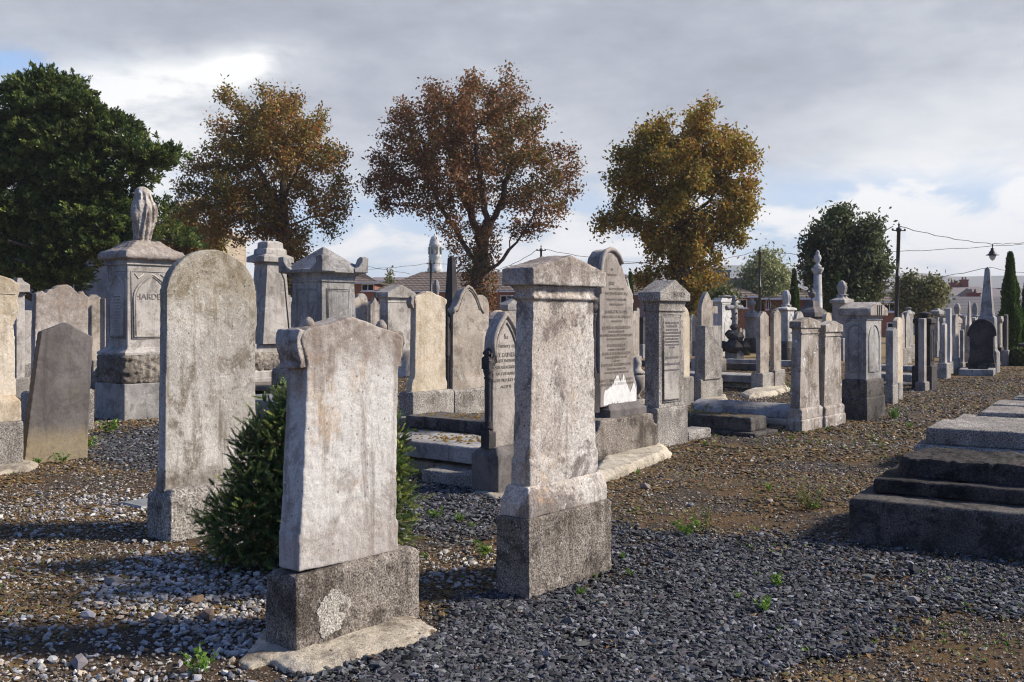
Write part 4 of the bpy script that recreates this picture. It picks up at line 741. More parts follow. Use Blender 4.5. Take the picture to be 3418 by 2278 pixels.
ledger('farthest pale slab of three lying left of the blackened monument', 3046, 1240, .9, 1.6, [(0, 0, .15)], 'grey')
ledger('dark table slab with a pale edge seen between the arched slab and the pyramid-capped tomb', 945, 1402, 1.0, 1.6, [(0, 0, .28)], 'slate')
ledger('brown flat tomb top behind the dark table slab, beside the pyramid-capped tomb', 960, 1362, 1.1, 1.9, [(.15, 0, .2), (0, .26, .34)], 'darks')
ledger('low stone kerb end beside the dark pillared foot of the cream yellow headstone', 1372, 1428, .25, .5, [(0, 0, .13)], 'granite2')
ledger('long low kerb running behind the pale scalloped pair', 2650, 1226, .3, 2.4, [(0, 0, .2)], 'grey')
ledger('thin slate slab lying in the white gravel by the arched slab', 470, 1700, .5, .34, [(0, 0, .02)], 'slate', vox=0)
# stepped tombs on the right
def tomb(label, px, py, ang, tiers, mats, broken=None):
    o = G(px, py); a = R(ang); ex = Vector((math.cos(a), math.sin(a), 0)); ey = Vector((-math.sin(a), math.cos(a), 0))
    # local x to the right along the near side, y away, origin at the left near corner
    e = empty('tomb', (o.x, o.y, 0), a, label, 'tomb', 'stepped tombs at the right edge')
    for i, (x0, y0, x1, y1, z0, z1, nm) in enumerate(tiers):
        mb = MB(); mb.loft([(x1-x0, y1-y0, z0), (x1-x0, y1-y0, z1-.015), (x1-x0-.03, y1-y0-.03, z1)], (x0+x1)/2, (y0+y1)/2)
        ob = mb.build(nm, MAT[mats[i]], e, vox=.018, amp=.008)
    return e
t1 = tomb('nearest stepped tomb, blackened, with a broken rock-edged top slab, cut off by the right edge', 2835, 1808, -31.8, [(0, 0, 3.2, 1.25, -.05, .31, 'bottom_step'), (.1, .3, 3.1, 1.22, .312, .42, 'middle_step')], ['tomb', 'sooty'])
mb = MB(); o_ = [(.22, .5), (.3, .46), (.42, .48), (.6, .44), (.85, .47), (1.1, .43), (1.5, .46), (2.9, .42), (2.9, 1.2), (.36, 1.2), (.25, .9), (.2, .68)]
vs = [(x, y, .415) for x, y in o_] + [(x+(.04 if x < 1 else 0), y+.03, .56) for x, y in o_]; n = len(o_)
mb.add(vs, [(i, (i+1) % n, n+(i+1) % n, n+i) for i in range(n)] + [tuple(range(n-1, -1, -1)), tuple(range(n, 2*n))])
bt = mb.build('broken_top_slab', MAT['sooty'], t1, vox=.016, amp=.02)
tomb('second stepped tomb of grey granite with a thick flat slab, right behind the nearest one', 3050, 1560, -31.8, [(0, 0, 3.2, 1.35, -.05, .24, 'bottom_step'), (.1, .12, 3.1, 1.2, .24, .42, 'top_slab')], ['granite2', 'granite2'])
tomb('third grey tomb with two broad pale steps, beyond the thick flat slab', 3172, 1460, -31.8, [(0, 0, 3.2, 1.1, -.05, .22, 'bottom_step'), (.25, .9, 3.2, 2.1, -.05, .28, 'top_step')], ['granite2', 'granite2'])
tomb('small blue-grey slab tomb, second farthest of the stepped tombs', 3296, 1400, -31.8, [(0, 0, 2.4, 1.1, -.05, .12, 'bottom_step'), (.05, .05, 2.3, 1.0, .12, .24, 'top_slab')], ['granite2', 'granite2'])
tomb('last low stepped block of the row, touching the right edge', 3380, 1360, -31.8, [(0, 0, 1.6, .8, -.05, .16, 'bottom_step'), (.25, .2, 1.4, .6, .16, .36, 'top_block')], ['granite2', 'granite2'])
# ================================================================ GROUND, GRAVEL, PLANTS
def inpoly(px, py, poly):
    r = np.zeros(px.shape, bool); n = len(poly); j = n-1
    for i in range(n):
        xi, yi = poly[i]; xj, yj = poly[j]
        r ^= ((yi > py) != (yj > py)) & (px < (xj-xi)*(py-yi)/(yj-yi+1e-9)+xi); j = i
    return r
def fade(px, py): return None
def vnoise(x, y, s, seed=0):
    """cheap smooth value noise, vectorised"""
    x = x*s+seed*17.3; y = y*s+seed*7.7; xi = np.floor(x).astype(int); yi = np.floor(y).astype(int); fx = x-xi; fy = y-yi
    fx = fx*fx*(3-2*fx); fy = fy*fy*(3-2*fy)
    h = lambda a, b: np.modf(np.abs(np.sin(a*127.1+b*311.7+seed)*43758.5453))[0]
    return (h(xi, yi)*(1-fx)+h(xi+1, yi)*fx)*(1-fy)+(h(xi, yi+1)*(1-fx)+h(xi+1, yi+1)*fx)*fy
def fbm(x, y, s, seed=0): return (vnoise(x, y, s, seed)+.5*vnoise(x, y, s*2.1, seed+1)+.25*vnoise(x, y, s*4.3, seed+2))/1.75
DARK = [[(1000, 2330), (1060, 2262), (1250, 2205), (1470, 2110), (1560, 2060), (1700, 1900), (2040, 1755), (2150, 1770), (2450, 1795), (2650, 1805), (2840, 1822), (3100, 1860), (3600, 1930), (3600, 2030), (3250, 2060), (2900, 2120), (2620, 2190), (2430, 2250), (2350, 2330)],
        [(1330, 1680), (1440, 1590), (1560, 1610), (1700, 1660), (1690, 1790), (1500, 1800), (1360, 1790)],
        [(290, 1530), (330, 1470), (420, 1440), (560, 1420), (560, 1580), (420, 1575)]]
WHITE = [[(20, 1700), (150, 1680), (330, 1650), (500, 1640), (500, 1720), (300, 1735), (120, 1730)],
         [(260, 1960), (400, 1890), (560, 1850), (720, 1870), (860, 1960), (900, 2050), (900, 2160), (780, 2190), (600, 2130), (430, 2060), (300, 2010)],
         [(1390, 1840), (1560, 1850), (1650, 1880), (1640, 1960), (1430, 1940)]]
def proj(X, Y): return CX+F*X/Y, HY+F*EYE/Y
def scatter(n, x0, x1, y0, y1):
    # denser near the camera
    u = rng.random(n); Y = y0*(y1/y0)**u; X = rng.uniform(-1, 1, n)*Y*.56; return X, Y
ico = np.array(ICO); icf = np.array(ICF)
bmx = bmesh.new(); oc = np.array([(1, 0, 0), (-1, 0, 0), (0, 1, 0), (0, -1, 0), (0, 0, 1), (0, 0, -1.)]); [bmx.verts.new(p) for p in oc]; bmesh.ops.convex_hull(bmx, input=bmx.verts[:]); bmx.verts.index_update(); ocf = np.array([[v.index for v in f.verts] for f in bmx.faces]); bmx.free()
def stones(name, X, Y, size, flat, cols, label, cat, base=ico, fc=icf, jit=.28, zoff=.25, lift=0.0):
    n = len(X); k = len(base); V = np.repeat(base[None], n, 0)*(1+rng.normal(0, jit, (n, k, 1)))
    V = V*np.stack([rng.uniform(.7, 1.35, n), rng.uniform(.6, 1.1, n), flat*rng.uniform(.6, 1.3, n)], 1)[:, None]
    ax = rng.normal(0, .35, n); c, s = np.cos(ax), np.sin(ax); y = V[..., 1]*c[:, None]-V[..., 2]*s[:, None]; z = V[..., 1]*s[:, None]+V[..., 2]*c[:, None]; V[..., 1] = y; V[..., 2] = z
    az = rng.uniform(0, 6.28, n); c, s = np.cos(az), np.sin(az); x = V[..., 0]*c[:, None]-V[..., 1]*s[:, None]; y = V[..., 0]*s[:, None]+V[..., 1]*c[:, None]
    V[..., 0] = x*size[:, None]+X[:, None]; V[..., 1] = y*size[:, None]+Y[:, None]; V[..., 2] = V[..., 2]*size[:, None]+(size*flat*zoff+lift)[:, None] if not np.isscalar(lift) else V[..., 2]*size[:, None]+(size*flat*zoff)[:, None]+lift
    Fa = (fc[None]+(np.arange(n)*k)[:, None, None]).reshape(-1, 3); C = np.repeat(cols, k, 0)
    return tag(fastmesh(name, V.reshape(-1, 3), Fa, MAT['gravel'], C), label, cat, None, 'stuff')
def pick(n, pal, var=.25):
    pal = np.array(pal); c = pal[rng.integers(0, len(pal), n)]; return np.clip(c*(1+rng.normal(0, var, (n, 1))), .006, .9)
SL = [(.085, .09, .10), (.2, .205, .22), (.12, .125, .12), (.10, .085, .10), (.055, .057, .064), (.04, .042, .048), (.075, .078, .086), (.05, .046, .056), (.06, .066, .062), (.03, .031, .035), (.11, .115, .125)]
def jitpx(px, py, s): return px+rng.normal(0, s, len(px)), py+rng.normal(0, s*.35, len(py))
def region(polys, X, Y, s=14):
    px, py = proj(X, Y); px, py = jitpx(px, py, s); w_ = (fbm(X, Y, 2.4, 31)-.5)*2; px = px+w_*110*5/Y; py = py+w_*42*5/Y; r = np.zeros(len(X), bool)
    for p in polys: r |= inpoly(px, py, p)
    return r
# dark slate gravel
X, Y = scatter(420000, 0, 0, 4.1, 16); keep = region(DARK, X, Y, 40) & (rng.random(len(X)) < .62*np.clip(fbm(X, Y, 1.7, 21)*3.2-.55, .12, 1)); X, Y = X[keep], Y[keep]; n = len(X)
stones('slate_gravel', X, Y, (rng.uniform(.0055, .0125, n)+rng.gamma(1.2, .003, n))*np.clip((Y/6)**.35, 1, 1.5), .5, pick(n, SL, .4)*.92, 'dark blue-grey crushed slate gravel spread in beds around the graves', 'gravel', jit=.36, lift=rng.uniform(0, .014, n))
print('slate', n)
# white and beige stones
WH = [(.50, .48, .45), (.42, .40, .38), (.36, .33, .30), (.55, .54, .52), (.28, .26, .25), (.34, .28, .22), (.24, .24, .26)]
X, Y = scatter(120000, 0, 0, 4.1, 11); px_, py_ = proj(X, Y); lf = (px_ < 1000) & (py_ > 1640) & (rng.random(len(X)) < .2*np.clip(fbm(X, Y, 2.2, 41)*2.8-.8, .03, 1)); keep = (region(WHITE, X, Y, 60) | lf) & (rng.random(len(X)) < .45*np.clip(fbm(X, Y, 3.)*2.6-.35, .15, 1)); X, Y = X[keep], Y[keep]; n = len(X)
stones('pale_gravel', X, Y, np.minimum(rng.gamma(2.6, .0034, n)+.0045, .024), .62, pick(n, WH, .2), 'pale mixed limestone chippings lying in drifts on the dark soil', 'gravel', lift=rng.uniform(-.002, .008, n))
print('white', n)
PB = [(.26, .23, .19), (.38, .33, .27), (.5, .46, .40), (.16, .13, .10), (.26, .2, .14), (.36, .32, .26), (.13, .11, .095), (.2, .13, .085), (.10, .085, .07)]
X, Y = scatter(260000, 0, 0, 4.1, 26); dens = np.clip(fbm(X, Y, 1.6, 5)*2.6-.55, .22, 1); keep = (~region(DARK, X, Y, 40) | (rng.random(len(X)) < .3)) & (rng.random(len(X)) < dens*.75); X, Y = X[keep], Y[keep]; n = len(X)
stones('loose_pebbles', X, Y, np.minimum(rng.gamma(2.2, .0021, n)+.0028, .016)*np.clip(Y/7, 1, 2.4), .6, pick(n, PB, .3)*.78, 'small loose pebbles scattered over mossy brown soil', 'pebbles', base=oc, fc=ocf, jit=.25)
print('peb', n)
# low moss cushions
X, Y = scatter(110000, 0, 0, 4.3, 34); mk = fbm(X*.6, Y, 1.1, 9)+.25*(fbm(X, Y, 5, 3)-.5); keep = (mk > .45) & ~region(DARK, X, Y, 10) & (rng.random(len(X)) < .8); X, Y = X[keep], Y[keep]; n = len(X)
stones('ground_moss', X, Y, rng.uniform(.008, .022, n)*np.clip(Y/7, 1, 2.2), .35, pick(n, [(.15, .082, .026), (.11, .062, .022), (.17, .105, .032), (.10, .085, .03)], .25), 'brown and rust-coloured moss cushions carpeting the soil', 'moss', jit=.2, zoff=.1)
print('moss', n)
X, Y = scatter(900, 0, 0, 4.2, 14); n = len(X); d_ = rng.normal(0, 1, (n, 3)); d_[:, 2] *= .25; d_ /= np.linalg.norm(d_, axis=1)[:, None]; q_ = np.cross(d_, rng.normal(0, .25, (n, 3))+[0, 0, 1]); q_ /= np.linalg.norm(q_, axis=1)[:, None]; P_ = np.stack([X, Y, rng.uniform(.012, .02, n)], 1); L_ = rng.uniform(.015, .045, (n, 1))
tag(fastmesh('fallen_leaves', np.stack([P_, P_+d_*L_*.5+q_*L_*.28+[0, 0, .004], P_+d_*L_, P_+d_*L_*.5-q_*L_*.28+[0, 0, .006]], 1).reshape(-1, 3), np.arange(4*n).reshape(-1, 4), MAT['leaf'], np.repeat(pick(n, [(.22, .10, .035), (.3, .16, .05), (.16, .09, .04), (.34, .24, .12)], .2), 4, 0)), 'small fallen brown leaves scattered over the gravel and moss', 'leaves', None, 'stuff')
X, Y = scatter(5200, 0, 0, 4.6, 24); px_, py_ = proj(X, Y); keep = (fbm(X, Y, .9, 61) > .52) & ((px_ > 1900) | (rng.random(len(X)) < .25)); X, Y = X[keep], Y[keep]; n = len(X); V_ = []; C_l = []
for x, y in zip(X, Y):
    c_ = np.array([.12, .2, .035])*rng.uniform(.7, 1.5) if rng.random() < .7 else np.array([.26, .25, .1]); hh = rng.uniform(.008, .03)*(1 if y < 12 else 1.5)
    for q in range(5):
        a = rng.uniform(0, 6.28); d = np.array([math.cos(a), math.sin(a), rng.uniform(.4, 1.6)]); d /= np.linalg.norm(d); sd_ = np.array([-math.sin(a), math.cos(a), 0])*hh*.2; p0 = np.array([x, y, .004]); V_ += [p0, p0+d*hh*.6+sd_, p0+d*hh*1.2, p0+d*hh*.6-sd_]; C_l += [c_]*4
tag(fastmesh('ground_cover', V_, np.arange(len(V_)).reshape(-1, 4), MAT['leaf'], np.array(C_l)), 'tiny green sprouts and dry blades dotted over the mossy path', 'sprouts', None, 'stuff')
# larger single stones
for i, (px, py, r, c, lab) in enumerate([(380, 1954, .05, (.25, .23, .21), 'rounded grey-brown stone at the upper edge of the pale chippings'), (652, 2015, .045, (.22, .15, .09), 'rust-brown angular stone right of centre in the pale chippings'), (695, 2065, .04, (.2, .14, .1), 'reddish brown stone half buried below the rust-brown one'), (295, 2062, .035, (.3, .3, .34), 'blue-grey rounded stone on bare soil left of the pale chippings'), (530, 2070, .036, (.16, .16, .19), 'dark blue-grey stone among the pale chippings'), (265, 2222, .045, (.2, .18, .19), 'flat purple-grey stone near the bottom left corner'), (2152, 1632, .045, (.3, .24, .2), 'smooth pink-brown stone on the moss right of the central pillar'), (2305, 1690, .03, (.2, .2, .21), 'grey angular stone on the moss in the middle of the path'), (2660, 2095, .028, (.22, .22, .25), 'flat grey stone lying at the edge of the slate gravel'), (3050, 2010, .03, (.3, .27, .24), 'pale brown pebble lying on the slate gravel at right'), (2570, 1677, .03, (.36, .28, .22), 'pinkish pebble on the moss path near the stepped tomb')]):
    g = G(px, py); V = ico*(1+rng.normal(0, .13, (12, 1)))*np.array([1.25, .9, .75])*r
    o = tag(fastmesh('stone', V, icf, colmat('stone_paint', .85, .3, 0, .5) if i == 0 else bpy.data.materials['stone_paint'], np.tile(c, (12, 1))), lab, 'stone', 'larger stones lying on the ground'); o.location = (g.x, g.y, r*.4); o.rotation_euler[2] = i
    md = o.modifiers.new('s', 'SUBSURF'); md.levels = md.render_levels = 2; md.subdivision_type = 'SIMPLE'; dd = o.modifiers.new('d', 'DISPLACE'); dd.texture = TXL; dd.strength = r*.35
# ground sheet
def axis(lo, hi, n, near): t = np.linspace(-1, 1, n); return np.sign(t)*np.abs(t)**3*hi
def ground():
    m, nt, b = newmat('soil_and_moss'); T = NT(nt); v = T.n('ShaderNodeTexCoord').outputs['Object']
    n1 = T.noise(v, 1.1, 6, .65); n2 = T.noise(v, 7, 8, .7); n3 = T.noise(v, 45, 5, .7); n4 = T.noise(v, .25, 4, .6)
    c = T.mix(T.mp(n2, .35, .65), (.035, .026, .019), (.07, .052, .038))
    c = T.mix(T.mp(T.ma('ADD', n1, T.ma('MULTIPLY', n2, .3)), .56, .74), c, (.105, .06, .022))
    vo = T.voro(v, 42); sz = T.mp(T.n('ShaderNodeTexWhiteNoise').outputs[0], 0, 1) if False else None
    peb = T.mp(vo.outputs['Distance'], .18, .32, 1, 0); sel = T.n('ShaderNodeSeparateColor'); T.put(sel.inputs[0], vo.outputs['Color'])
    pm = T.ma('MULTIPLY', peb, T.mp(T.ma('ADD', sel.outputs[0], T.ma('MULTIPLY', n1, .5)), .62, .74))
    pc = T.mix(sel.outputs[1], (.12, .11, .10), (.36, .32, .28)); c = T.mix(pm, c, pc)
    vo2 = T.voro(v, 120); p2 = T.mp(vo2.outputs['Distance'], .2, .34, .75, 0); s2 = T.n('ShaderNodeSeparateColor'); T.put(s2.inputs[0], vo2.outputs['Color']); p2 = T.ma('MULTIPLY', p2, T.mp(s2.outputs[0], .5, .6)); c = T.mix(p2, c, T.mix(s2.outputs[1], (.1, .09, .08), (.3, .27, .23)))
    # dry grass far off
    sp = T.n('ShaderNodeSeparateXYZ'); T.put(sp.inputs[0], v); far = T.mp(sp.outputs[1], 24, 40)
    c = T.mix(T.ma('MULTIPLY', far, T.mp(n1, .3, .6, .4, 1)), c, (.27, .19, .10)); vf = T.mp(sp.outputs[1], 130, 200); c = T.mix(vf, c, (.10, .12, .05))
    T.put(b.inputs['Base Color'], c); b.inputs['Roughness'].default_value = .95; b.inputs['Specular IOR Level'].default_value = .2
    h = T.ma('ADD', T.ma('MULTIPLY', pm, .6), T.ma('ADD', T.ma('MULTIPLY', p2, .3), T.ma('ADD', T.ma('MULTIPLY', n3, .5), n2)))
    T.put(b.inputs['Normal'], T.bump(h, .9, .02)); return m
gx = np.unique(np.concatenate([np.linspace(-8, 8, 161), np.geomspace(8, 6000, 40), -np.geomspace(8, 6000, 40)])); gy = np.unique(np.concatenate([np.linspace(2.5, 18, 156), np.geomspace(18, 7000, 50), -np.geomspace(1, 4000, 25), [0]]))
XX, YY = np.meshgrid(gx, gy); a_ = np.clip(1-(np.abs(YY-9)/12), 0, 1)*.02; ZZ = (fbm(XX+50, YY+50, .9, 2)-.5)*a_ - .004
nx, ny = len(gx), len(gy); ii = (np.arange(ny-1)[:, None]*nx+np.arange(nx-1)[None]).ravel()
MAT['ground'] = ground(); g = fastmesh('ground', np.stack([XX, YY, ZZ], -1).reshape(-1, 3), np.stack([ii, ii+1, ii+nx+1, ii+nx], 1), MAT['ground'], smooth=True); g['kind'] = 'structure'
# ---------------- weeds
def weed(px, py, h, label, kind='leafy', n=None):
    g = G(px, py) if isinstance(px, (int, float)) else px; V = []; Fc = []; Cc = []; rr = random.Random(px*7+py)
    n = n or (9 if kind == 'leafy' else 14); h *= 1.0
    mb = MB(); 
    for i in range(n):
        a = rr.uniform(0, 6.28); le = rr.uniform(.3, 1); L = h*rr.uniform(.5, 1.1); p0 = Vector((rr.gauss(0, h*.12), rr.gauss(0, h*.12), 0)); d = Vector((math.cos(a)*le, math.sin(a)*le, 1.1 if kind != 'grass' else 2.2)).normalized(); p1 = p0+d*L
        if kind != 'grass': mb.tube([p0, p0.lerp(p1, .5)+Vector((0, 0, L*.05)), p1], h*.012, 3)
        m_ = 12 if kind == 'leafy' else (8 if kind == 'dry' else 1)
        for k in range(m_):
            if kind == 'grass': q = p0; dd = d; ll, ww = L, h*.03
            else: q = p0.lerp(p1, rr.uniform(.25, 1)); dd = Vector((rr.gauss(0, 1), rr.gauss(0, 1), rr.uniform(.1, 1))).normalized(); ll = h*rr.uniform(.12, .25)*(1 if kind == 'leafy' else .5); ww = ll*.36
            s_ = dd.cross(Vector((rr.gauss(0, 1), rr.gauss(0, 1), rr.gauss(0, 1)))).normalized()*ww; b = len(V)
            V += [q, q+dd*ll*.5+s_, q+dd*ll, q+dd*ll*.5-s_]; Fc.append((b, b+1, b+2, b+3))
            c = {'leafy': (.15, .27, .04), 'dry': (.28, .26, .09), 'grass': (.14, .24, .05)}[kind]; f = rr.uniform(.6, 1.3); Cc += [tuple(x*f for x in c)]*4
    e = empty('weed', (g.x, g.y, .0), 0, label, 'weed', 'weeds growing in the gravel')
    fastmesh('leaves', V, Fc, MAT['leaf'], Cc, e)
    if mb.v: mb.build('stems', plain('weed_stem', (.16, .2, .05), .8) if 'weed_stem' not in bpy.data.materials else bpy.data.materials['weed_stem'], e)
for a in [(665, 2255, .13, 'spindly yellow-green weed at the bottom edge left of the front footing', 'leafy'), (1455, 1735, .11, 'bright weed left in the slate bed behind the bush', 'leafy'), (1530, 1745, .09, 'broad-leaved weed in the middle of the slate bed behind the bush', 'leafy'), (1575, 1765, .06, 'small sprout right of the broad-leaved weed in the slate bed', 'leafy'), (1612, 1862, .12, 'bushy light green weed close to the left foot of the central pillar', 'leafy'), (1418, 1868, .05, 'tiny sprout at the right foot of the evergreen bush', 'leafy'), (2083, 1870, .06, 'tiny sprout in the slate right of the central pillar', 'leafy'), (2105, 1925, .05, 'small sprout below the other one right of the central pillar', 'leafy'), (1935, 1990, .06, 'small weed at the right front foot of the central pillar', 'leafy'), (2590, 1965, .11, 'tall bright weed out in the slate gravel', 'leafy'), (2555, 2045, .1, 'low bright weed in front of the tall one in the slate gravel', 'leafy'), (2455, 2005, .05, 'little sprout left of the bright weeds in the slate gravel', 'leafy'), (2355, 1780, .22, 'straggling green weed on the border of moss and slate', 'dry'), (2290, 1790, .14, 'low spreading weed left of the straggling one', 'leafy'), (2565, 1640, .09, 'light green weed in the middle of the moss path', 'leafy'), (2700, 1700, .26, 'feathery yellowish weed left of the nearest stepped tomb', 'dry'), (2720, 1705, .08, 'small green weed at the root of the feathery one', 'leafy'), (2945, 1500, .13, 'feathery tuft on the path left of the second stepped tomb', 'dry'), (2320, 1436, .42, 'tall dry stalks beside the moss-dotted slab', 'dry'), (2130, 1585, .07, 'weed sprouting under the sloped mortar of the tall lettered stone', 'leafy'), (2352, 1490, .08, 'bright sprout in front of the low grey block', 'leafy'), (130, 1548, .1, 'weed at the left foot of the leaning dark slab', 'leafy'), (205, 1545, .13, 'weed at the middle foot of the leaning dark slab', 'leafy'), (255, 1530, .13, 'taller weed at the right foot of the leaning dark slab', 'leafy'), (300, 1500, .17, 'leafy weed just right of the leaning dark slab', 'leafy'), (365, 1450, .24, 'weed standing before the base of the carved tomb', 'leafy'), (2985, 1400, .2, 'dense green grass tuft at the foot of the broad panelled tomb', 'grass'), (2640, 1310, .3, 'yellow dry tuft beside the left spotted pillar', 'dry'), (3040, 1430, .1, 'small green sprout on the path below the grass tuft', 'leafy'), (2640, 1470, .08, 'small sprout left of the path below the spotted pillars', 'leafy'), (2760, 1440, .08, 'weed close before the right spotted pillar', 'leafy'), (3350, 1850, .12, 'thin weed in the shade before the nearest stepped tomb', 'leafy'), (2520, 1925, .04, 'tiny sprout high in the slate gravel', 'leafy'), (1985, 1930, .04, 'tiny sprout between the pillar foot and the slate', 'leafy'), (3198, 1480, .06, 'sprout beside the third grey tomb', 'leafy')]:
    weed(*a, **({'n': 90} if a[4] == 'grass' else {}))
# ---------------- evergreen bush
def yewbush():
    c = at(1040, 1640, 6.45); e = empty('evergreen_bush', (c.x, c.y, 0), 0, 'dense dark evergreen bush growing behind the nearest headstone', 'bush')
    V = []; Fc = []; Cc = []; rr = random.Random(5); k = 6.45/F
    mb = MB(); prof = [(-.0, .62, .0), ]
    blobs = [(-.27, -.02, .33, .30, .42), (.05, .05, .40, .38, .42), (.36, -.02, .38, .30, .42), (.46, -.05, .7, .16, .36), (-.2, .02, .72, .22, .34), (-.13, .05, .92, .13, .28), (.3, .05, .66, .28, .34), (.1, .05, .75, .27, .3), (-.44, -.06, .26, .24, .24), (-.38, 0, .6, .13, .3), (-.02, 0, .9, .12, .26)]
    tips = []
    for bx, by, bz, br, bh in blobs:
        for i in range(int(1150*br/.35)):
            u = Vector((rr.gauss(0, 1), rr.gauss(0, 1), rr.gauss(0, 1))).normalized(); rad = rr.uniform(.55, 1.08) if rr.random() < .93 else rr.uniform(1.08, 1.3)
            p = Vector((bx+u.x*br*rad, by+u.y*br*rad, bz+u.z*bh*rad))
            if p.z < .03: continue
            tips.append((p, u, rad))
    for p, u, rad in tips:
        d = (u*1.0+Vector((rr.gauss(0, .6), rr.gauss(0, .6), .35+rr.gauss(0, .5)))).normalized(); L = rr.uniform(.035, .085); s = d.cross(Vector((rr.gauss(0, 1), rr.gauss(0, 1), .3))).normalized(); up = s.cross(d)
        b0 = .6+.5*rr.random(); new = rr.random() < .26 and rad > .8; base = (.40, .47, .10) if new else (.085, .15, .04)  # fresh outer tips, with a sunlit yellow put into their colour
        if rr.random() < .035: base = (.2, .12, .04)
        mb.tube([p-d*L*.6, p+d*L*.8], .0014, 3)
        for i in range(11):
            t = i/10; q = p-d*L*.3+d*L*1.25*t
            for sg in (-1, 1):
                nl = .019*(1-.5*t)*rr.uniform(.8, 1.2); nd = (s*sg+d*.75+up*rr.gauss(.1, .3)).normalized(); w = nd.cross(up).normalized()*.0031; b = len(V)
                V += [q-w, q+nd*nl*.6-w*.8, q+nd*nl, q+w]; Fc.append((b, b+1, b+2, b+3)); f = b0*(.8+.5*t); Cc += [tuple(x*f for x in base)]*4
    for i in range(46):
        a = rr.uniform(0, 6.28); tx = max(-.22, min(.3, rr.gauss(0, .2))); mb.tube([(rr.gauss(0, .08), rr.gauss(0, .06), 0), (tx*.5, math.sin(a)*.1, .35), (tx, math.sin(a)*.2, rr.uniform(.6, 1.0))], [.009, .006, .002], 5)
    fastmesh('foliage', V, Fc, MAT['leaf'], Cc, e); mb.build('branches', MAT['bark'], e); print('yew', len(Fc))
yewbush()
# ================================================================ TREES
def leafcloud(P, size, cols, parent, name='crown', elong=1.9, up=.25, droop=0.0):
    """one leaf-shaped face per point"""
    n = len(P); P = np.asarray(P, float); d = rng.normal(0, 1, (n, 3)); d[:, 2] += up - droop; d /= np.linalg.norm(d, axis=1)[:, None]
    q = rng.normal(0, 1, (n, 3)); s = np.cross(d, q); s /= np.linalg.norm(s, axis=1)[:, None]+1e-9
    L = (size*rng.uniform(.6, 1.35, n))[:, None]; w = L/elong*.5
    V = np.stack([P, P+d*L*.5+s*w, P+d*L, P+d*L*.45-s*w], 1).reshape(-1, 3); Fa = np.arange(4*n).reshape(-1, 4)
    return fastmesh(name, V, Fa, MAT['leaf'], np.repeat(cols, 4, 0), parent)
def space_colonize(att, roots, step, infl, kill, iters=90):
    nodes = [np.array(r[0], float) for r in roots]; par = [r[1] for r in roots]; att = np.array(att)
    N = np.array(nodes)
    for it in range(iters):
        if not len(att): break
        D = np.linalg.norm(att[:, None]-N[None], axis=2); j = D.argmin(1); dm = D[np.arange(len(att)), j]
        ok = dm < infl
        if not ok.any(): break
        acc = {}
        for a, k in zip(att[ok], j[ok]):
            v = a-N[k]; v /= np.linalg.norm(v)+1e-9; acc[k] = acc.get(k, 0)+v
        new = []
        for k, v in acc.items():
            v = v/(np.linalg.norm(v)+1e-9)+rng.normal(0, .12, 3); p = N[k]+v/np.linalg.norm(v)*step
            if len(new) and False: pass
            new.append(p); par.append(int(k))
        N = np.vstack([N, new]); D = np.linalg.norm(att[:, None]-np.array(new)[None], axis=2).min(1); att = att[D > kill]
        if len(N) > 6000: break
    return N, par
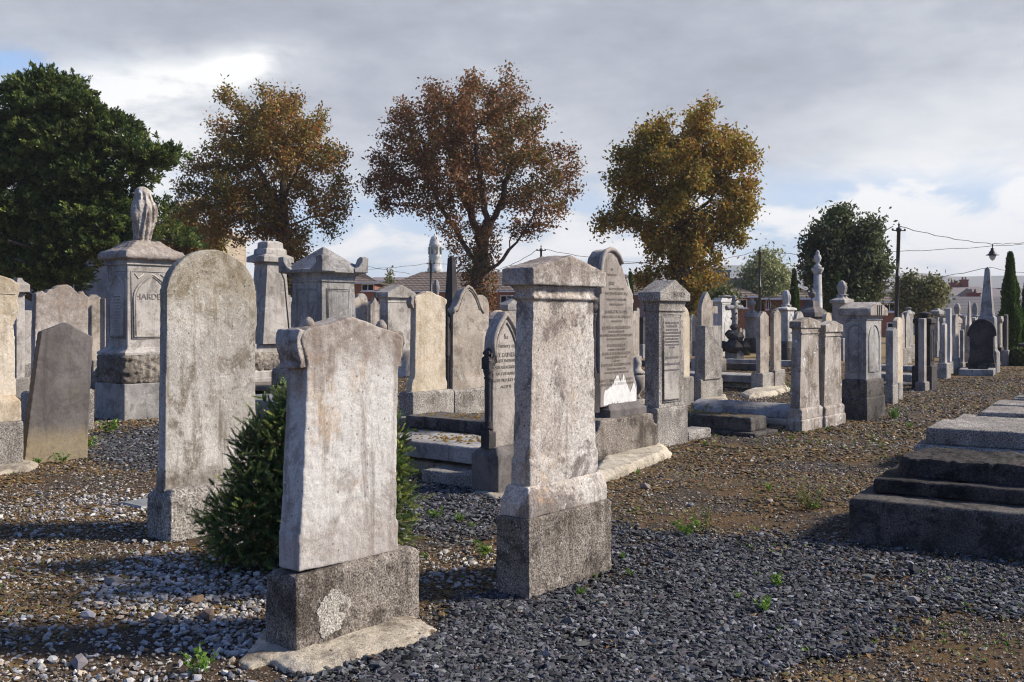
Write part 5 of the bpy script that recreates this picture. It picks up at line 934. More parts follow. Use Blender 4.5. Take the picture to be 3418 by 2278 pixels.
def tree(name, label, cat, base, Y, trunk, blobs, natt, pal, leaf=.2, nleaf=26000, tr=.5, group=None, step=.4, infl=6, kill=.7, depth=.85, shaggy=0, spread=.24, droop=0, tipr=.013, gaps=1.0, power=2.35, limbs=(), dy=0):
    """blobs (px,py,r px) give the crown's lobes; trunk = surveyed polyline of the trunk"""
    k = Y/F; b = at(base, HY, Y); e = empty(name, (b.x, b.y, 0), 0, label, cat, group)
    loc = lambda px, py, dy=0: np.array([(px-base)*k, dy, EYE-(py-HY)*k])
    cy = np.mean([q[0] for q in blobs]); A = []; tot = sum(q[2]**2 for q in blobs); wmax = max(q[0]+q[2] for q in blobs)-min(q[0]-q[2] for q in blobs)
    for (x, y, r) in blobs:
        c = loc(x, y+dy*max(0, min(1, (800-y)/400))); rad = r*k*(1.04 if r > 50 else 1.15); dd = (1-abs(x-cy)/wmax*2)*wmax*k*.28*depth
        for i in range(int(natt*r*r/tot)+1):
            u = rng.normal(0, 1, 3); u /= np.linalg.norm(u); u *= rng.random()**(1/2.2)*rad; q = c+u+np.array([0, rng.uniform(-1, 1)*max(dd, 0), 0])
            if noise.noise(Vector(q*.62)+Vector((base*.1, 0, 0))) > -.16-.25*gaps*0 + (gaps-1)*.2: A.append(q)
    roots = []; prev = -1; pts = [loc(*t) if len(t) == 2 else loc(t[0], t[1], t[2]) for t in trunk]; pts[0][2] = -.1
    for i in range(len(pts)-1):
        n = max(2, int(np.linalg.norm(pts[i+1]-pts[i])/step))
        for t in range(n): roots.append((pts[i]+(pts[i+1]-pts[i])*t/n, prev)); prev = len(roots)-1
    roots.append((pts[-1], prev)); nroot = len(roots); R0 = np.array([r[0] for r in roots])
    for lb in limbs:
        q = [loc(*t) for t in lb]; prev = int(np.linalg.norm(np.array([r[0] for r in roots])-q[0], axis=1).argmin())
        for i in range(len(q)-1):
            n = max(2, int(np.linalg.norm(q[i+1]-q[i])/step))
            for t in range(1, n+1): roots.append((q[i]+(q[i+1]-q[i])*t/n+rng.normal(0, .05, 3), prev)); prev = len(roots)-1
    N, par = space_colonize(A, roots, step, infl, kill)
    n = len(N); rad = np.zeros(n); ch = [[] for _ in range(n)]
    for i, p in enumerate(par):
        if p >= 0: ch[p].append(i)
    for i in range(n-1, -1, -1): rad[i] = tipr if not ch[i] else (sum(rad[c]**power for c in ch[i]))**(1/power)
    rad *= 1; sc = tr/rad[0]
    rad = np.where(rad > .03, .03+(tr-.03)*((rad-.03)/(rad[0]-.03))**1.25, rad)
    V = []; Fc = []; sg = 5
    # smooth tubes, one short segment per node
    for i in range(n):
        p = par[i]
        if p < 0: continue
        a, c = N[p], N[i]; d = c-a; L = np.linalg.norm(d)
        if L < 1e-6: continue
        d = d/L; u = np.cross(d, [.3, .9, .2]); u /= np.linalg.norm(u)+1e-9; w = np.cross(d, u); s_ = 7 if rad[i] > .08 else 4
        b0 = len(V); ra = min(rad[p], rad[i]*1.35)
        for (q, r) in ((a-d*r0 if (r0 := ra*.3) else a, ra), (c+d*rad[i]*.3, rad[i])):
            for kx in range(s_): an = 2*math.pi*kx/s_; V.append(q+(u*math.cos(an)+w*math.sin(an))*r)
        for kx in range(s_): Fc.append((b0+kx, b0+(kx+1) % s_, b0+s_+(kx+1) % s_, b0+s_+kx))
    fastmesh('trunk', np.array(V), np.array(Fc), MAT['bark'], None, e, True)
    tips = N[(rad < .034)]; c = tips[rng.integers(0, len(tips), nleaf)]
    P = c+rng.normal(0, spread, (nleaf, 3)); pal = np.array(pal)
    if shaggy:
        m_ = int(nleaf*shaggy); tn = N[:nroot]; tn = tn[tn[:, 2] > 1.0]; c2 = tn[rng.integers(0, len(tn), m_)]; th = rng.uniform(0, 6.28, m_); rr_ = tr*rng.uniform(.7, 2.0, m_)
        P2 = c2+np.stack([np.cos(th)*rr_, np.sin(th)*rr_, rng.normal(0, .4, m_)], 1); P = np.vstack([P, P2])
    # colour varies clump by clump
    cl = fbm(P[:, 0]*1.0+P[:, 1], P[:, 2], .55, 4); idx = np.clip((cl*1.5-.25+rng.normal(0, .16, len(P)))*len(pal), 0, len(pal)-1).astype(int)
    col = pal[idx]*(1+rng.normal(0, .18, (len(P), 1)))
    leafcloud(P, leaf, np.clip(col, .01, .8), e, droop=droop)
    return e
RU = [(0.137, 0.085, 0.037), (0.206, 0.101, 0.04), (0.264, 0.121, 0.046), (0.234, 0.101, 0.041), (0.175, 0.111, 0.041), (0.323, 0.151, 0.058), (0.157, 0.141, 0.041)]
OL = [(0.186, 0.159, 0.025), (0.272, 0.202, 0.034), (0.347, 0.219, 0.034), (0.235, 0.208, 0.034), (0.409, 0.268, 0.05), (0.385, 0.183, 0.04), (0.31, 0.244, 0.04)]
B1 = [(0.138, 0.137, 0.032), (0.188, 0.144, 0.032), (0.226, 0.167, 0.037), (0.289, 0.167, 0.041), (0.328, 0.144, 0.041), (0.215, 0.18, 0.041)]
CT = 'autumn chestnut trees beyond the graves'
tree('chestnut_tree', 'left chestnut tree with olive-brown autumn leaves, next to the dark yew', 'tree', 955, 50, [(955, 1060), (958, 900), (945, 780), (935, 660)],
     [(930, 430, 150), (810, 540, 150), (1040, 540, 130), (700, 660, 110), (1090, 700, 85), (880, 370, 90), (1000, 390, 90), (640, 620, 60), (1130, 620, 50), (720, 770, 80), (1130, 760, 45), (770, 320, 35), (620, 740, 50), (1000, 830, 50), (840, 700, 90), (650, 560, 45)], 2700, B1, .17, 42000, .42, CT, shaggy=.1, dy=14, droop=.3, limbs=[[(940, 700), (890, 600, -1), (850, 480, -2)], [(938, 680), (940, 560, 1), (930, 420, 1)], [(938, 680), (1000, 600, -1), (1030, 500, -1)], [(950, 800), (880, 740, -1), (790, 700, -2)], [(950, 760), (1020, 720, 1), (1090, 690, 1)]])
tree('chestnut_tree', 'large middle chestnut tree, tallest, rust-brown crown over forked ivy-clad stems', 'tree', 1605, 52, [(1605, 1060), (1600, 930), (1612, 840), (1618, 770)],
     [(1540, 370, 140), (1400, 440, 130), (1700, 410, 130), (1320, 560, 95), (1820, 560, 95), (1560, 540, 150), (1890, 500, 55), (1245, 600, 45), (1915, 590, 48), (1290, 680, 40), (1600, 265, 50), (1830, 690, 50), (1450, 270, 40), (1240, 470, 35), (1700, 270, 50), (1350, 350, 50), (1430, 640, 70), (1750, 640, 60), (1800, 760, 35), (1520, 760, 35)], 3000, RU, .175, 49000, .5, CT, shaggy=.08, droop=.2, dy=28, power=2.25, limbs=[[(1602, 900), (1530, 790, -.5), (1470, 680, -1), (1420, 590, -2)], [(1612, 860), (1580, 740, 1), (1530, 620, 1), (1500, 500, 1)], [(1618, 790), (1620, 680, -1), (1600, 560, -2), (1580, 430, -2)], [(1618, 790), (1670, 690, 0), (1700, 560, 1), (1710, 440, 1)], [(1602, 930), (1680, 870, -1), (1740, 790, -1), (1800, 700, -2)], [(1690, 850), (1720, 740, 1), (1760, 640, 2)], [(1602, 960), (1540, 880, 1), (1500, 800, 2)]])
tree('chestnut_tree', 'right chestnut tree with a dense golden-olive crown and a low branch reaching left', 'tree', 2285, 48, [(2285, 1060), (2280, 950), (2262, 830), (2270, 700)],
     [(2310, 420, 95), (2170, 480, 110), (2420, 510, 110), (2120, 600, 100), (2450, 650, 90), (2300, 580, 140), (2010, 745, 28), (2080, 730, 40), (2420, 750, 90), (2190, 760, 80), (2330, 840, 80), (2180, 860, 50), (2340, 940, 60), (2410, 900, 60), (2340, 350, 45), (2470, 470, 45), (2060, 450, 35), (2500, 700, 45), (2150, 930, 35)], 2500, OL, .19, 52000, .5, CT, shaggy=.06, dy=35, droop=.2, gaps=1.9, limbs=[[(2268, 760), (2190, 650, -1), (2150, 540, -1)], [(2268, 720), (2290, 600, 1), (2310, 460, 1)], [(2268, 760), (2350, 680, -1), (2420, 580, -1)], [(2265, 800), (2160, 760, -1), (2080, 735, -1), (2010, 745, -1)], [(2265, 830), (2350, 790, 1), (2430, 760, 1)]])
tree('purple_tree', 'brown-leaved low tree between the dark yew and the left chestnut tree', 'tree', 640, 55, [(640, 1060), (640, 960), (645, 900)], [(600, 740, 55), (660, 800, 70), (700, 740, 45), (620, 880, 60), (690, 880, 50), (570, 820, 40), (640, 690, 40)], 900, B1, .2, 15000, .25, None, droop=.3)
tree('holly_tree', 'round dark green glossy evergreen tree behind the fluted column', 'tree', 2815, 46, [(2815, 1060), (2815, 960)],
     [(2760, 800, 75), (2850, 800, 75), (2750, 890, 85), (2870, 890, 80), (2800, 745, 40), (2715, 850, 50), (2925, 820, 35), (2820, 960, 80), (2730, 970, 55), (2900, 960, 50), (2690, 900, 35)], 1400, [(.045, .07, .03), (.065, .095, .035), (.09, .12, .045), (.15, .17, .08), (.08, .085, .045)], .2, 34000, .3, None, spread=.28, droop=-.2)
tree('willow_tree', 'pale green drooping willow behind the brick houses', 'tree', 2560, 88, [(2560, 1060), (2560, 960)], [(2550, 890, 40), (2510, 950, 45), (2600, 930, 40), (2560, 980, 50), (2470, 985, 25)], 500, [(.25, .27, .10), (.32, .32, .13), (.20, .23, .09)], .3, 12000, .25, None, step=.6, droop=1.3, spread=.5)
tree('small_tree', 'small olive-green tree in front of the slate roofs, right of the tall black pole', 'tree', 3065, 62, [(3065, 1060), (3065, 1010)], [(3040, 950, 35), (3080, 975, 45), (3110, 1000, 38), (3060, 1010, 45), (3028, 935, 18), (3075, 935, 15)], 500, [(.12, .14, .05), (.18, .19, .07), (.28, .27, .13), (.13, .14, .05)], .26, 11000, .15, None, spread=.35)
tree('shrub', 'leafy yellow-green shrub at the foot of the right chestnut tree', 'shrub', 2410, 44, [(2410, 1060), (2410, 1030)], [(2400, 990, 35), (2430, 1000, 30), (2380, 1030, 30), (2370, 1060, 30)], 250, [(.10, .13, .04), (.15, .17, .06), (.2, .2, .1)], .16, 6000, .08, None, spread=.25)
tree('small_tree', 'slim pale sapling rising behind the terrace roof left of the thin pole', 'tree', 1303, 120, [(1303, 1060), (1303, 930)], [(1305, 920, 18), (1312, 945, 14)], 60, [(.14, .16, .06), (.2, .2, .09)], .4, 700, .1, None)
# dark yew on the left
def yewtree():
    Y = 38; k = Y/F; base = 190; b = at(base, HY, Y); e = empty('yew_tree', (b.x, b.y, 0), 0, 'huge dark green yew tree filling the left of the photo', 'tree')
    blobs = [(180, 350, 80), (110, 375, 60), (260, 395, 70), (40, 430, 80), (330, 440, 75), (-60, 480, 110), (150, 450, 110), (400, 520, 60), (240, 540, 110), (60, 600, 120), (350, 620, 100), (470, 560, 50), (520, 560, 35), (560, 520, 22), (-80, 680, 140), (150, 700, 130), (310, 740, 100), (440, 680, 60), (540, 730, 32), (400, 800, 45), (60, 810, 110), (220, 850, 85), (-100, 850, 110), (130, 920, 65), (200, 930, 45), (330, 850, 45), (570, 740, 26), (70, 900, 60), (470, 790, 48), (540, 815, 34), (410, 730, 50), (380, 860, 45)]
    V = []; P = []; Cc = []; D = []
    pal = np.array([(.04, .07, .02), (.07, .105, .028), (.11, .15, .035), (.17, .21, .05)])
    subs = []
    for (x, y, r) in blobs:
        c = np.array([(x-base)*k, 0, EYE-(y-HY)*k]); rad = r*k
        for i in range(int(11*(r/80)**1.6)+3):
            u = rng.normal(0, 1, 3); u[1] = -abs(u[1]) if rng.random() < .75 else u[1]; u /= np.linalg.norm(u); subs.append((c+u*rad*rng.uniform(.55, .98)*np.array([1, 1.3, .9]), rng.uniform(.45, .95), u))
    for (c, sr, u0) in subs:
        tone = rng.uniform(.65, 1.35)
        if noise.noise(Vector(c*.75)) < -.22: continue
        for i in range(int(34*sr/.7)):
            u = rng.normal(0, 1, 3); u[2] = abs(u[2])*.9-.15; u /= np.linalg.norm(u); p = c+u*sr*rng.uniform(.35, .85)*np.array([1.35, 1.35, .7])
            d = u*.8+u0*.5+np.array([0, 0, .25])+rng.normal(0, .2, 3); d /= np.linalg.norm(d); L = rng.uniform(.3, .6)
            m_ = 34; t = rng.random(m_)**.8; q = p+d*L*t[:, None]+rng.normal(0, .075, (m_, 3))*(1.1-t[:, None]*.8); q[:, 2] -= t*t*.08
            P.append(q); D.append(np.repeat(d[None], m_, 0)+rng.normal(0, .4, (m_, 3))); ci = pal[min(3, int(rng.random()*3.6))]; Cc.append(np.repeat(ci[None], m_, 0)*tone*(.75+.5*t[:, None]))  # lit spray tips and darker inside are put into the leaf colour
    P = np.vstack(P); D = np.vstack(D); Cc = np.vstack(Cc); D /= np.linalg.norm(D, axis=1)[:, None]; n = len(P); q = rng.normal(0, 1, (n, 3)); s = np.cross(D, q); s /= np.linalg.norm(s, axis=1)[:, None]
    L = rng.uniform(.09, .2, n)[:, None]; w = L*.2; V = np.stack([P, P+D*L*.5+s*w, P+D*L, P+D*L*.5-s*w], 1).reshape(-1, 3)
    fastmesh('crown', V, np.arange(4*n).reshape(-1, 4), MAT['leaf'], np.repeat(np.clip(Cc, .008, .5), 4, 0), e); print('yewtree', n)
    mb = MB(); mb.tube([(0, 0, -.1), (.1, 0, 2), (-.2, .2, 4.5), (.1, 0, 8)], [.6, .5, .4, .12], 9)
    for i in range(26):
        z = rng.uniform(1.5, 7); a = rng.uniform(0, 6.28); L = rng.uniform(1.5, 2.6) * (1.2 - z/12); mb.tube([(0, 0, z), (math.cos(a)*L*.5, math.sin(a)*L*.5, z+.7), (math.cos(a)*L, math.sin(a)*L, z+.9)], [.14, .08, .03], 5)
    mb.build('trunk', MAT['bark'], e)
yewtree()
def cypress(px, py0, hw, Y, label, yb=HY+60):
    k = Y/F; b = at(px, HY, Y); e = empty('cypress_tree', (b.x, b.y, 0), 0, label, 'tree', 'narrow cypress trees'); H_ = EYE+(HY-py0)*k; w = hw*k; n = 16000
    t = rng.random(n)**.8; z = .1+t*(H_-.1); prof = ((1-t)**.75+.02)*np.minimum(1, .6+t*2)*1.25; r = w*prof*(.72+.28*rng.random(n))*(1+.15*np.sin(z*5+rng.random(n))); a = rng.uniform(0, 6.28, n)
    lob = 1+.16*np.sin(a*5+z*1.3)+.1*np.sin(a*3-z*2); P = np.stack([np.cos(a)*r*lob, np.sin(a)*r*lob, z], 1)
    D = np.stack([np.cos(a)*.35, np.sin(a)*.35, np.ones(n)], 1)+rng.normal(0, .18, (n, 3)); D /= np.linalg.norm(D, axis=1)[:, None]; q = rng.normal(0, 1, (n, 3)); s = np.cross(D, q); s /= np.linalg.norm(s, axis=1)[:, None]
    L = rng.uniform(.06, .17, n)[:, None]*min(1.2, H_/4); V = np.stack([P, P+D*L*.4+s*L*.2, P+D*L, P+D*L*.4-s*L*.2], 1).reshape(-1, 3); pal = np.array([(.05, .10, .02), (.07, .13, .025), (.035, .075, .02), (.10, .15, .03)]); C = pal[rng.integers(0, 4, n)]*(.8+.4*rng.random((n, 1)))
    fastmesh('crown', V, np.arange(4*n).reshape(-1, 4), MAT['leaf'], np.repeat(C, 4, 0), e)
    mb = MB(); mb.tube([(0, 0, -.05), (0, 0, H_*.85)], [w*.3, .02], 7); mb.build('trunk', MAT['bark'], e)
cypress(2651, 905, 20, 50, 'bright green small cypress left of the fluted column')
cypress(2797, 915, 13, 44, 'slim cypress tip behind the draped urn at the dark round tree')
cypress(3372, 850, 33, 40, 'tall dark cypress near the right edge')
cypress(3436, 900, 30, 41, 'partly cut-off cypress at the very right edge')
cypress(2104, 915, 14, 42, 'slim dark cypress just behind the tall lettered stone')
for px, py, w, lab in ((3400, 1150, 42, 'low dark bush under the tall cypress'), (2476, 1130, 20, 'small green shrub right of the boulder heap'), ):
    b = at(px, HY, 33 if px > 3000 else 42); e = empty('bush', (b.x, b.y, 0), 0, lab, 'bush'); k = b.y/F; n = 7000; u = rng.normal(0, 1, (n, 3)); u /= np.linalg.norm(u, axis=1)[:, None]; u[:, 2] = abs(u[:, 2]); P = u*w*k*rng.uniform(.5, 1.1, (n, 1))*np.array([1, .8, .9]); P[:, 2] *= 1.4
    leafcloud(P, .1, np.array([(.04, .06, .02), (.06, .085, .025), (.09, .11, .04)])[rng.integers(0, 3, n)], e, 'foliage'); mb = MB(); mb.tube([(0, 0, -.02), (0, 0, w*k*.7)], [.06, .02], 5); mb.build('stem', MAT['bark'], e)
# ================================================================ HOUSES
def windowpart(parent, x, y, z, w, h, dy=-.04, n=2):
    mb = MB(); f = .07
    mb.box(x, x+w, y-.02, y+.08, z, z+f); mb.box(x, x+w, y-.02, y+.08, z+h-f, z+h); mb.box(x, x+f, y-.018, y+.08, z+f, z+h-f); mb.box(x+w-f, x+w, y-.018, y+.08, z+f, z+h-f)
    for i in range(1, n): mb.box(x+w*i/n-f/2, x+w*i/n+f/2, y-.017, y+.08, z+f, z+h-f)
    mb.box(x-.08, x+w+.08, y-.09, y+.02, z-.09, z-.003); o = mb.build('window', MAT['white'], parent)
    g = MB(); g.box(x+.03, x+w-.03, y+.0, y+.03, z+.03, z+h-.03); g.build('pane', MAT['glass'], o)
def house(label, x0, x1, Y, eave, ridge, depth=8, hip=(1, 1), rx=None, roof='tiles', wall='brick', wins=(), ang=0, chim=(), group='brick houses beyond the cemetery', name='house', over=.35, dwins=True):
    """x0,x1,eave,ridge surveyed at the front wall's distance"""
    k = Y/F; b = at(x0, HY, Y); W = (x1-x0)*k; ze = EYE-(eave-HY)*k; zr = EYE-(ridge-HY)*(Y+depth/2)/F; e = empty(name, (b.x, b.y, 0), ang, label, 'house', group)
    mb = MB(); mb.box(0, W, 0, depth, -.1, ze); mb.build('wall', MAT[wall], e)
    o = over; mb = MB(); hx0 = depth*.5*hip[0]; hx1 = depth*.5*hip[1]
    vs = [(-o, -o, ze-.02), (W+o, -o, ze-.02), (W+o, depth+o, ze-.02), (-o, depth+o, ze-.02), (-o, -o, ze+.12), (W+o, -o, ze+.12), (W+o, depth+o, ze+.12), (-o, depth+o, ze+.12), (-o+hx0, depth/2, zr), (W+o-hx1, depth/2, zr)]
    mb.add(vs, [(3, 2, 1, 0), (0, 1, 5, 4), (1, 2, 6, 5), (2, 3, 7, 6), (3, 0, 4, 7), (4, 5, 9, 8), (5, 6, 9), (6, 7, 8, 9), (7, 4, 8)]); rf = mb.build('roof', MAT[roof], e)
    mb = MB(); mb.box(-o-.02, W+o+.02, -o-.12, -o-.003, ze-.06, ze+.08); mb.build('gutter', MAT['white'], rf)
    for (px, py, w, h) in wins:
        windowpart(e, (px-x0)*k, -.0, EYE-(py-HY)*k, w, h)
    for (cx, w, h) in chim:
        mb = MB(); x = cx*W; mb.box(x, x+w, depth/2-.4, depth/2+.4, zr-1.2, zr+h); mb.box(x-.06, x+w+.06, depth/2-.46, depth/2+.46, zr+h+.003, zr+h+.16)
        c_ = mb.build('chimney', MAT['cbrick'], rf)
        for i in range(max(1, int(w/.45))): g = MB(); g.lathe([(.14, zr+h+.15), (.12, zr+h+.5), (.15, zr+h+.55)], x+.25+i*.42, depth/2, 8); g.build('chimney_pot', MAT['warm'], c_)
    return e
house('brick house with a hipped brown roof at the left end, right of the pyramid-capped tomb', 1060, 1250, 92, 946, 911, wins=[(1207, 972, 1.15, .65), (1228, 1040, 1.0, .9), (1120, 972, 1.15, .65)])
house('long brown-tiled terrace running behind the forked chestnut tree', 1262, 1800, 92, 974, 908, hip=(1, 0), wins=[(1500, 1005, 1.2, .6), (1670, 1012, 1.2, .7), (1380, 1005, 1.2, .6), (1730, 1012, 1.2, .7)])
house('brown-tiled terrace house between the tall lettered stone and the right chestnut tree', 1960, 2135, 88, 984, 920, hip=(0, 0), wins=[(2060, 1030, 1.2, .8)])
house('grey block side building right of the terrace house behind the granite pillar', 2133, 2230, 90, 984, 922, hip=(0, 1), wall='render', wins=[])
house('brick house with hipped roof and a blue-lit window behind the stone crosses', 2270, 2520, 84, 992, 926, hip=(1, 1), wins=[(2448, 1029, 1.15, .75), (2380, 1029, 1.15, .75)])
house('brick house with pale corner stones behind the urn pillar and bright cypress', 2552, 2720, 86, 999, 950, hip=(1, 1), wins=[(2556, 1034, .45, .8)], over=.5)
house('brick house half hidden by the black lamp pole, with a white two-pane window', 2850, 3012, 80, 1010, 965, hip=(1, 1), wins=[(2949, 1041, .95, .65), (2960, 1098, 1.0, .5)])
house('low roofed hall with dark grey slates right of the small olive tree', 3120, 3420, 90, 1052, 991, depth=10, hip=(0, 0), roof='slates', wall='render', wins=[(3250, 1082, .8, .6)], chim=[], group='slate-roofed houses far right')
for lab, x0, x1, Y, ev, rd, rf, ch in (('far slate house left of the others with a skylight and a brick chimney', 3085, 3180, 125, 992, 965, 'slates', [(.82, 1.2, .9)]), ('far pale-slated house behind the hall with two brick chimneys', 3170, 3310, 135, 990, 957, 'slates2', [(.62, .9, .8), (.35, 1.3, .4)]), ('far house at right edge behind the tall cypress with a brick chimney', 3290, 3460, 128, 1000, 962, 'slates2', [(.7, 1.4, .5)]), ('far slate roof behind the pole with one brick chimney', 2960, 3090, 120, 995, 967, 'slates', [(.12, .8, .9)]), ('distant low roof seen between the left house and the sapling', 1240, 1345, 150, 940, 926, 'slates2', [])):
    house(lab, x0, x1, Y, ev, rd, 9, (0, 0), roof=rf, wall='render2', chim=ch, group='slate-roofed houses far right')
e = house('red chimney stack building rising beside the large obelisk', 3250, 3290, 96, 1035, 1018, 3, (0, 0), roof='slates', wall='cbrick', chim=[(.15, 1.0, 1.0)], group='slate-roofed houses far right')
# flat-roofed dark block
b = at(2392, HY, 160); k = 160/F; e = empty('flat_roofed_block', (b.x, b.y, 0), 0, 'dark flat-roofed building with a teal rim and two pale pipes above the brick house', 'building')
mb = MB(); mb.box(0, 44*k, 0, 6, 0, EYE+150*k); mb.box(44*k+.01, 88*k, .5, 6, 0, EYE+131*k); mb.build('wall', plain('dark_cladding', (.06, .065, .09), .8, var=.2), e)
mb = MB(); mb.box(-.2, 44*k+.2, -.2, 6.2, EYE+150*k+.01, EYE+158*k); mb.build('roof_rim', plain('teal_metal', (.04, .13, .16), .5), e)
mb = MB(); mb.box(10*k, 13*k, -.3, -.1, EYE+120*k, EYE+145*k); mb.box(20*k, 23*k, -.3, -.1, EYE+120*k, EYE+145*k); mb.build('pipe', MAT['white'], e)
# church tower
b = at(1452, HY, 230); k = 230/F; e = empty('church_tower', (b.x, b.y, 0), 0, 'pale domed stone belfry tower rising behind the terrace, left of the forked chestnut', 'tower'); mb = MB()
mb.loft([(38*k, 38*k, 0), (38*k, 38*k, EYE+140*k)]); mb.build('shaft', MAT['marble'], e)
mb = MB(); r = 17*k; z = EYE+140*k; r = 20*k; mb.lathe([(r*1.3, z), (r*1.3, z+22*k), (r*1.1, z+26*k), (r*1.05, z+60*k), (r*1.12, z+63*k), (r, z+66*k), (r*.98, z+98*k), (r*1.08, z+101*k), (r*.95, z+105*k), (r*.85, z+118*k), (r*.6, z+128*k), (r*.2, z+133*k), (.1, z+140*k)], seg=10); mb.build('belfry', MAT['marble'], e)
for i in range(8):
    a = i*math.pi/4+math.pi/8; mb = MB(); mb.box(-3*k, 3*k, -.3, .3, z+70*k, z+94*k); o = mb.build('belfry_opening', MAT['darks'], e); o.location = (math.cos(a)*r*.93, math.sin(a)*r*.93, 0); o.rotation_euler[2] = a+math.pi/2
# big stone building behind the yew
b = at(-260, HY, 66); k = 66/F; e = empty('stone_building', (b.x, b.y, 0), 0, 'large beige stone building mostly hidden behind the yew and left chestnut tree', 'building'); mb = MB(); W = 920*k
mb.box(0, W, 0, 12, -.1, EYE+300*k); mb.build('wall', MAT['ashlar'], e); mb = MB(); mb.box(-.3, W+.3, -.3, 12.3, EYE+300*k+.01, EYE+316*k); mb.build('parapet', MAT['warm'], e)
for i in range(7):
    for zz in (1.0, 5.0): windowpart(e, 1+i*2.6, 0, zz, 1.1, 1.9)
b = at(-80, HY, 56); k = 56/F; e = empty('rendered_building', (b.x, b.y, 0), 0, 'low grey rendered building with drainpipe in the shade beneath the yew', 'building'); mb = MB(); W = 440*k; mb.box(0, W, 0, 6, -.1, EYE+215*k); mb.build('wall', MAT['render'], e)
mb = MB(); mb.add([(-.3, -.4, EYE+212*k), (W+.3, -.4, EYE+212*k), (W+.3, 6.4, EYE+212*k), (-.3, 6.4, EYE+212*k), (.5, 3, EYE+255*k), (W-.5, 3, EYE+255*k)], [(3, 2, 1, 0), (0, 1, 5, 4), (1, 2, 5), (2, 3, 4, 5), (3, 0, 4)]); mb.build('roof', MAT['slates'], e)
mb = MB(); mb.tube([(355*k, -.1, 0), (355*k, -.1, EYE+210*k)], .07); mb.tube([(342*k, -.08, 0), (342*k, -.08, EYE+210*k)], .04); mb.build('drainpipe', MAT['iron'], e)
mb = MB(); mb.box(360*k, 362*k, -.02, .02, 2, 5); windowpart(e, 300*k, 0, 3.0, .9, 1.6)
# ================================================================ POLES, LAMPS, WIRES
def pole(label, px, ptop, Y, w, bars=()):
    k = Y/F; b = at(px, HY, Y); H_ = EYE+(HY-ptop)*k; e = empty('lamp_pole', (b.x, b.y, 0), 0, label, 'pole', 'black cable poles in the cemetery'); r = w*k/2
    mb = MB(); mb.lathe([(r*1.5, -.05), (r*1.5, .8), (r, .9), (r*.95, H_*.55), (r*1.12, H_*.553), (r*1.12, H_*.57), (r*.85, H_*.573), (r*.8, H_-.55), (r*1.2, H_-.54), (r*1.2, H_-.38), (r*.5, H_-.33)], seg=12); mb.build('post', MAT['iron'], e)
    mb = MB(); mb.lathe([(r*.5, H_-.34), (r*.25, H_-.28), (r*.6, H_-.2), (r*.2, H_-.12), (.005, H_)], seg=8); mb.build('finial', MAT['iron'], e)
    for z in (H_-.5,)+tuple(EYE+(HY-q)*k for q in bars):
        mb = MB(); L = .32 if z > H_-.6 else .42; mb.tube([(-L, 0, z), (L, 0, z)], .03, 6); mb.lathe([(.05, z-.02), (.05, z+.1)], -L, 0, 6); mb.lathe([(.05, z-.02), (.05, z+.1)], L, 0, 6); mb.build('crossarm', MAT['iron'], e)
    return e
pole('tallest black cable pole, leaning slightly, right of the dark round tree', 2989, 738, 52, 15)[ 'label']
bpy.data.objects['lamp_pole'].rotation_euler[1] = .028
pole('black cable pole before the brick houses, right of the stone crosses', 2536, 822, 72, 10, (878,))
pole('pole whose tip shows above the central pillar cap', 1806, 815, 76, 9)
pole('thin dark pole in front of the long terrace roof', 1438, 862, 85, 9, (910,))
def lamp(label, px, pt_, Y, s=1.0):
    k = Y/F; p = at(px, pt_, Y); e = empty('hanging_lamp', (p.x, p.y, p.z), 0, label, 'lamp', 'lamps hanging from the overhead cables'); e.location.z = p.z
    mb = MB(); mb.lathe([(.02, 0), (.05, -.05), (.03, -.1), (.03, -.2), (.1, -.24), (.11, -.36), (.16, -.4), (.2, -.5), (.22, -.56), (.36, -.62), (.36, -.645), (.19, -.66)][::-1], seg=20); mb.build('housing', MAT['iron'], e)
    mb = MB(); mb.lathe([(.02, -.96), (.1, -.9), (.17, -.78), (.19, -.662)], seg=16); mb.build('globe', MAT['glassl'], e)
lamp('black hanging lamp with a frosted globe against the sky above the large obelisk', 3313, 816, 58)
lamp('hanging lamp half hidden behind the urn of the fluted column', 2741, 848, 62)
lamp('hanging lamp among the lower leaves of the right chestnut tree', 2172, 880, 60)
WG = 'overhead cables strung between the poles'
def wire(label, p0, Y0, p1, Y1, sag, r=.022):
    a = at(*p0, Y0); b = at(*p1, Y1); mb = MB(); n = 14; mb.tube([a.lerp(b, i/n)+Vector((0, 0, -sag*4*(i/n)*(1-i/n)+.03*math.sin(i*2.1))) - a for i in range(n+1)], r, 4)
    o = mb.build('overhead_cable', MAT['wire'], None); o.location = a; tag(o, label, 'cable', WG)
